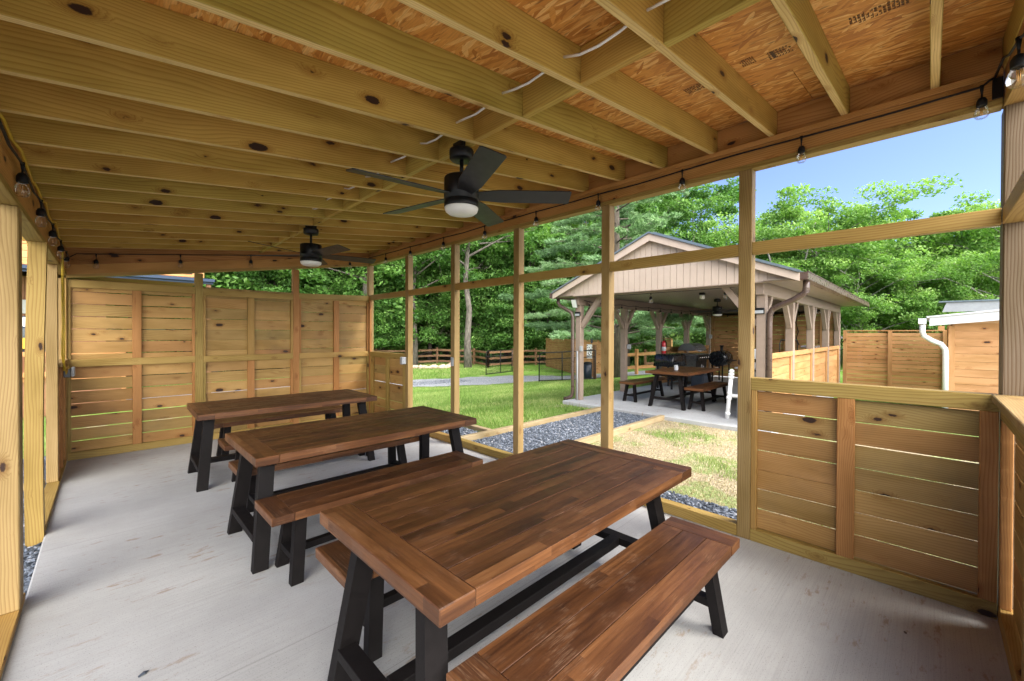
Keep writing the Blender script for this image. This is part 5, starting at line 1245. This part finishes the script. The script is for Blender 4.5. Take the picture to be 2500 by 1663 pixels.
for x in (-11.2, 2.25): H_(MB().b2(x, x + 0.12, 16.0, 16.12, -0.75, 3.05), 'porch_post', 'redwall')
# ------------------------------------------------------------------ trees
def leaf_quads(C, size, rg, up=0.55, asp=0.55):
    """diamond leaves at centres C"""
    n = len(C); d = rg.normal(0, 1, (n, 3)); d /= np.linalg.norm(d, axis=1)[:, None]
    nr = rg.normal(0, 1, (n, 3)) + np.array([0, 0, up * 2.2]); nr /= np.linalg.norm(nr, axis=1)[:, None]
    s = np.cross(nr, d); s /= np.linalg.norm(s, axis=1)[:, None] + 1e-9; d = np.cross(s, nr)
    sz = (size * rg.uniform(0.6, 1.35, n))[:, None]
    V = np.stack([C - d * sz * 0.5, C + s * sz * asp * 0.5 - nr * sz * 0.06, C + d * sz * 0.5, C - s * sz * asp * 0.5 - nr * sz * 0.06], 1)
    return V.reshape(-1, 3), np.arange(n * 4).reshape(-1, 4)
def broad_tree(name, H, R, z0, n_limbs, n_clump, per, lsize, m_leaf, m_bark, seed, trunk_r=0.2, clump_r=0.75, lean=0.0):
    rg = np.random.default_rng(seed); rd = random.Random(seed); t = empty(name)
    mb = MB(); top = Vector((lean * H + rd.uniform(-.4, .4), rd.uniform(-.4, .4), H * 0.88))
    tr = [Vector((0, 0, -0.3))]
    for i in range(1, 9): u_ = i / 8; tr.append(Vector((top.x * u_ + rd.uniform(-.12, .12), top.y * u_ + rd.uniform(-.12, .12), top.z * u_)))
    mb.tube(tr, [trunk_r * (1.25 if i == 0 else 1 - 0.85 * i / 8) for i in range(9)], 9)
    ends = []
    for k in range(n_limbs):
        u_ = (z0 / H) + (0.95 - z0 / H) * (k + 0.5) / n_limbs * rd.uniform(0.85, 1.1); u_ = min(u_, 0.97)
        p = Vector(np.array([np.interp(u_ * 8 * 0.98, range(9), [q[j] for q in tr]) for j in range(3)]))
        az = k * 2.4 + rd.uniform(-.5, .5); uu = (p.z - z0) / (H - z0); Rr = R * math.sqrt(max(0.12, 1 - (max(0, uu - 0.35) / 0.65) ** 2)) * rd.uniform(0.75, 1.1)
        q = p + Vector((math.cos(az) * Rr, math.sin(az) * Rr, Rr * rd.uniform(0.15, 0.6))); mid = (p + q) / 2 + Vector((rd.uniform(-.3, .3), rd.uniform(-.3, .3), rd.uniform(0, .5)))
        r0 = trunk_r * 0.42 * (1.1 - u_)
        mb.tube([p, mid, q], [r0 + 0.02, r0 * 0.6 + 0.012, 0.012], 5, cap=False)
        for j in range(3):
            b_ = mid.lerp(q, rd.random()); e = b_ + Vector((rd.uniform(-1, 1), rd.uniform(-1, 1), rd.uniform(-.2, .8))) * Rr * 0.42; mb.tube([b_, e], [0.02, 0.006], 4, cap=False); ends += [e, b_.lerp(e, 0.6)]
        ends += [q, mid.lerp(q, 0.6)]
    mb.build('trunk', m_bark, t)
    E_ = np.array([tuple(e) for e in ends]); ci = rg.integers(0, len(E_), n_clump)
    C = E_[ci] + rg.normal(0, R * 0.10, (n_clump, 3)); C[:, 2] = np.clip(C[:, 2], z0 * 0.7, H + 0.4)
    cr = clump_r * rg.uniform(0.55, 1.25, n_clump); tone = rg.uniform(0, 1, n_clump)
    k_ = rg.integers(0, n_clump, n_clump * per); dirn = rg.normal(0, 1, (len(k_), 3)); dirn /= np.linalg.norm(dirn, axis=1)[:, None]
    rad = rg.uniform(0.25, 1.0, len(k_)) ** 0.6
    P = C[k_] + dirn * (rad * cr[k_])[:, None] * np.array([1.15, 1.15, 0.55])
    V, Fm = leaf_quads(P, lsize, rg)
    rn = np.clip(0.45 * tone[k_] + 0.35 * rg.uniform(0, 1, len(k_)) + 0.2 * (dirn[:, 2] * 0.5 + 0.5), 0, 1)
    np_mesh('crown', V, Fm, m_leaf, rn, t)
    return t
def shrub(name, R, Hh, n, lsize, m_leaf, seed):
    rg = np.random.default_rng(seed); t = empty(name); nc = 26
    C = rg.normal(0, 1, (nc, 3)) * np.array([R * .5, R * .5, Hh * .28]) + np.array([0, 0, Hh * .5]); C[:, 2] = np.abs(C[:, 2])
    mb = MB()
    for c in C: mb.tube([(c[0] * .2, c[1] * .2, -0.1), (c[0] * .6, c[1] * .6, c[2] * .6), tuple(c)], [0.03, 0.018, 0.006], 4, cap=False)
    mb.build('stem', M['bark_dk'], t)
    k_ = rg.integers(0, nc, n); d = rg.normal(0, 1, (n, 3)); d /= np.linalg.norm(d, axis=1)[:, None]
    tone = rg.uniform(0, 1, nc); P = C[k_] + d * (R * 0.38 * rg.uniform(0.3, 1, n) ** .5)[:, None] * np.array([1.1, 1.1, 0.7]); P[:, 2] = np.maximum(P[:, 2], 0.02)
    V, Fm = leaf_quads(P, lsize, rg); np_mesh('foliage', V, Fm, m_leaf, np.clip(.5 * tone[k_] + .5 * rg.uniform(0, 1, n), 0, 1), t); return t
def pine_tree(name, H, R, seed, n_br=70, per=420):
    rg = np.random.default_rng(seed); rd = random.Random(seed); t = empty(name); mb = MB(); mb.tube([(0, 0, -0.3), (0.1, 0, H * .5), (0, 0.1, H)], [0.24, 0.15, 0.02], 10)
    P = []; D = []; tn = []
    for k in range(n_br):
        u_ = (k + 0.5) / n_br; z = 1.5 + (H - 1.7) * u_; L = R * (1 - u_ * 0.8) * rd.uniform(0.65, 1.1); az = k * 2.399 + rd.uniform(-.3, .3)
        sag = 0.10 * L; d = np.array([math.cos(az), math.sin(az), 0]); a_ = np.array([0, 0, z]); b_ = a_ + d * L * .55 + np.array([0, 0, .10 * L]); c = a_ + d * L + np.array([0, 0, -sag + 0.12 * L])
        mb.tube([tuple(a_), tuple(b_), tuple(c)], [0.05 * (1 - u_ * .6), 0.028, 0.008], 5, cap=False)
        nt_ = int(6 + L * 5); tone = rd.random()
        for j in range(nt_):
            w = 0.22 + 0.78 * (j + rd.random()) / nt_; base = a_ * (1 - w) ** 2 + 2 * b_ * w * (1 - w) + c * w * w
            side = np.array([-d[1], d[0], 0]) * rd.choice((-1, 1)); tl_ = L * 0.26 * (1.15 - w * .6) * rd.uniform(.6, 1.2)
            tip = base + (d * .55 + side * rd.uniform(.3, 1.0)) * tl_ + np.array([0, 0, rd.uniform(-.08, .22)]) * tl_
            n_ = int(per * tl_ / 1.0 * 0.6) + 24; q = rg.uniform(0.1, 1, n_)[:, None]
            pp = base[None] * (1 - q) + tip[None] * q + rg.normal(0, 0.035, (n_, 3)); P.append(pp)
            ax = (tip - base) / (np.linalg.norm(tip - base) + 1e-6); dd = rg.normal(0, .75, (n_, 3)) + ax[None] * 1.1 + np.array([0, 0, 0.25]); D.append(dd / np.linalg.norm(dd, axis=1)[:, None]); tn.append(np.full(n_, tone) * .5 + rg.uniform(0, .5, n_))
    mb.build('trunk', M['bark_dk'], t)
    P = np.concatenate(P); D = np.concatenate(D); tn = np.concatenate(tn); n = len(P); L = rg.uniform(0.09, 0.17, n)[:, None]
    s = np.cross(D, rg.normal(0, 1, (n, 3))); s /= np.linalg.norm(s, axis=1)[:, None]
    V = np.stack([P - s * 0.012, P + s * 0.012, P + D * L], 1).reshape(-1, 3)
    np_mesh('crown', V, np.arange(n * 3).reshape(-1, 3), M['needle'], tn, t); return t
A = broad_tree('leafy_tree', 15, 3.6, 5.0, 20, 150, 120, 0.24, M['leaf'], M['bark'], 1, 0.20)
B = broad_tree('leafy_tree', 13, 4.0, 2.6, 20, 150, 125, 0.24, M['leaf'], M['bark_dk'], 2, 0.16)
C_ = broad_tree('leafy_tree', 17, 4.2, 7.0, 20, 150, 120, 0.25, M['leaf'], M['bark'], 3, 0.24)
D_ = broad_tree('maple_tree', 10.5, 4.2, 1.6, 24, 200, 165, 0.205, M['leaf_lt'], M['bark_pale'], 4, 0.17, 0.8)
E_t = broad_tree('maple_tree', 9.5, 3.8, 1.2, 22, 180, 165, 0.20, M['leaf_lt'], M['bark'], 5, 0.15, 0.8)
S1 = shrub('understory_shrub', 1.6, 2.2, 4200, 0.17, M['leaf'], 6); S2 = shrub('understory_shrub', 1.8, 2.4, 4200, 0.17, M['leaf_lt'], 7)
PN = pine_tree('white_pine', 14.5, 5.6, 8)
fresh = {}
def plant(o, x, y, s, rz_, label, cat, group=None):
    if id(o) in fresh: c = copy_tree(o)
    else: c = o; fresh[id(o)] = 1
    c.location = (x, y, G1(x, y) - 0.03); c.rotation_euler = (0, 0, rz_); c.scale = (s, s, s * random.uniform(0.95, 1.08)); tag(c, label, cat, group); return c
# the ones with trunks one can point at
plant(C_, 17.1, 21.5, 1.0, 0.3, 'tall tree with a thick pale grey trunk, behind the open black gate', 'tree')
plant(A, 15.4, 25.35, 1.05, 1.2, 'tall tree with a straight grey trunk behind the left end of the stone border', 'tree')
plant(B, 18.0, 27.5, 1.0, 2.0, 'dark forked tree behind the rail fence, left of the thick grey trunk', 'tree')
plant(A, 19.3, 25.0, 1.0, 4.0, 'slim dark trunked tree close to the left of the thick pale grey trunk', 'tree')
plant(C_, 11.8, 25.8, 0.95, 2.7, 'tree with a pale trunk seen above the far right half wall', 'tree')
plant(PN, 16.0, 9.75, 1.0, 0.5, 'large soft needled white pine rising behind the taupe pavilion', 'tree')
plant(PN, 23.5, 13.5, 0.92, 2.6, 'second white pine farther back, left of the pavilion gable', 'tree')
rt = random.Random(11)
KL = {id(A): ('slender grey trunked tree in the woods behind the rail fence', 'slender trees of the woods'), id(B): ('dark trunked tree with low branches in the woods behind the rail fence', 'dark trunked trees of the woods'), id(C_): ('tall high crowned tree in the woods behind the rail fence', 'tall trees of the woods')}
def woods(pts, kinds, label, group, s0=0.85, s1=1.15):
    for (x, y) in pts:
        k = rt.choice(kinds); plant(k, x + rt.uniform(-.8, .8), y + rt.uniform(-.8, .8), rt.uniform(s0, s1), rt.uniform(0, 6.28), KL[id(k)][0], 'tree', KL[id(k)][1])
row1 = [(3.5, 26.5), (7.5, 28.0), (-3, 31), (0.8, 30), (13.3, 28.3), (21.5, 25.5), (23.5, 22.0), (26.5, 24.0), (25.8, 19.0), (28.5, 15.5), (30.5, 12.0)]
woods(row1, [A, B, B, C_], 'green broadleaf tree in the woods behind the rail fence', 'trees of the woods')
row2 = [(-7, 34), (-1, 35), (5, 34), (10.5, 33), (15, 33), (19.5, 31.5), (24, 30), (28, 27.5), (31.5, 23.5), (33.5, 19), (35, 14.5), (8, 38), (17, 38), (26, 35.5), (33, 30), (38, 23)]
woods(row2, [A, B, C_], 'green broadleaf tree in the woods behind the rail fence', 'trees of the woods', 1.0, 1.3)
rightw = [(28.9, 8.1, 8.0, 'light green tree behind the ridge of the pavilion roof'), (27.9, 6.3, 8.5, 'pale green maple just right of the pavilion gable roof'), (26.9, 4.5, 9.2, 'tallest rounded light green maple over the right roof slope of the pavilion'),
 (29.7, 3.1, 8.0, 'rounded light green maple at the right end of the tree line hump'), (33.8, 1.8, 7.4, None), (38.3, 0.3, 6.2, None), (36.7, -1.0, 6.2, None), (33.2, -1.8, 7.6, 'tree rising behind the orange shed at the right edge'), (31.1, -2.4, 8.7, 'tallest tree at the far right against the big weathered post'), (32.0, -3.8, 8.2, None), (37.4, 6.8, 10.0, None), (40.9, 3.4, 9.0, None), (45.8, 1.3, 7.8, None), (46.4, -3.4, 8.5, None), (31.9, 10.8, 8.0, None), (49.2, -0.6, 7.2, None), (25.5, 2.3, 5.6, None), (27.5, 0.3, 5.8, None), (26.5, -2.0, 5.6, None), (24.8, 5.4, 5.2, None)]
for i, (x, y, H, lab) in enumerate(rightw):
    o = (D_, E_t)[i % 2]; Hb = (10.9, 9.9)[i % 2]
    plant(o, x, y, H / Hb * (1.0 if H > 6 else 1.0), rt.uniform(0, 6.28), lab or 'light green tree in the wood beyond the plank fence', 'tree', None if lab else 'trees of the right hand wood')
row3 = []
F_t = broad_tree('leafy_tree', 9, 4.4, 0.6, 22, 190, 125, 0.27, M['leaf'], M['bark_dk'], 12, 0.14, 0.95)
filln = [(6.5, 29.8), (11.8, 29.9), (16.2, 29.6), (20.6, 29.3), (23.6, 25.8), (26.3, 21.8), (27.6, 17.4), (-6, 36), (-1, 33), (4, 36.5), (8.5, 33), (12.5, 36), (16, 34.5), (20.5, 33.5), (25, 31.5), (28.5, 29), (31.5, 25.5), (32.5, 21), (34, 16.5), (37, 12), (2, 42), (13, 42), (24, 38), (34, 33), (41, 24), (43, 15), (30, 25), (22, 28.8), (-10, 38), (18, 40), (29, 34)]
for (x, y) in filln: plant(F_t, x, y, rt.uniform(0.95, 1.3), rt.uniform(0, 6.28), 'dense tree leafy to the ground, filling the woods behind the rail fence', 'tree', 'dense low trees of the woods')
for (x, y, s_) in ((10.2, 27.8, .62), (13.9, 27.6, .6), (16.4, 27.2, .62), (20.9, 24.3, .66), (22.6, 22.6, .7), (24.2, 20.6, .7), (6.0, 28.2, .66), (26.0, 16.0, .7)): plant(F_t, x, y, s_, rt.uniform(0, 6.28), 'dense young tree leafy to the ground, just behind the rail fence', 'tree', 'young trees just behind the rail fence')
sh_pts = [(5, 28.5), (9.5, 28.6), (12.3, 29.5), (14.5, 28.5), (17, 29.5), (20, 28), (22.5, 27.3), (20.8, 23.8), (22.8, 21.5), (24.5, 20.5), (25.5, 17), (27, 14.3), (28.3, 12), (29, 9.5), (27.5, 7.2), (26.5, 4.2), (24.3, 4.2), (23, 0), (22.5, -3), (1, 29.2), (-3, 29), (16, 31.5), (25, 24), (30, 17.5), (19, 30.5), (8, 30.5)]
for (x, y) in sh_pts: plant(rt.choice([S1, S2, S2]), x + rt.uniform(-.6, .6), y + rt.uniform(-.6, .6), rt.uniform(0.8, 1.35), rt.uniform(0, 6.28), 'leafy shrub filling the edge of the woods', 'shrub', 'shrubs at the edge of the woods')
# bare pale limbs showing in front of the right hand maples
lm = MB()
lm.tube([(24.6, 4.9, 1.0), (24.9, 5.2, 3.6), (25.0, 5.9, 5.2), (25.0, 6.3, 6.6)], [0.13, 0.10, 0.06, 0.02], 7).tube([(24.9, 5.2, 3.4), (25.2, 4.6, 4.6), (25.2, 4.3, 6.2)], [0.08, 0.06, 0.02], 6).tube([(24.6, 4.9, 1.1), (24.6, 4.9, -0.2)], 0.14, 8).tube([(24.85, 5.1, 2.4), (24.7, 4.1, 2.9), (24.8, 3.2, 2.8)], [0.05, 0.03, 0.012], 5)
o = lm.build('bare_tree', M['bark_pale']); tag(o, 'bare pale limbed tree standing before the light maples right of the pavilion', 'tree')
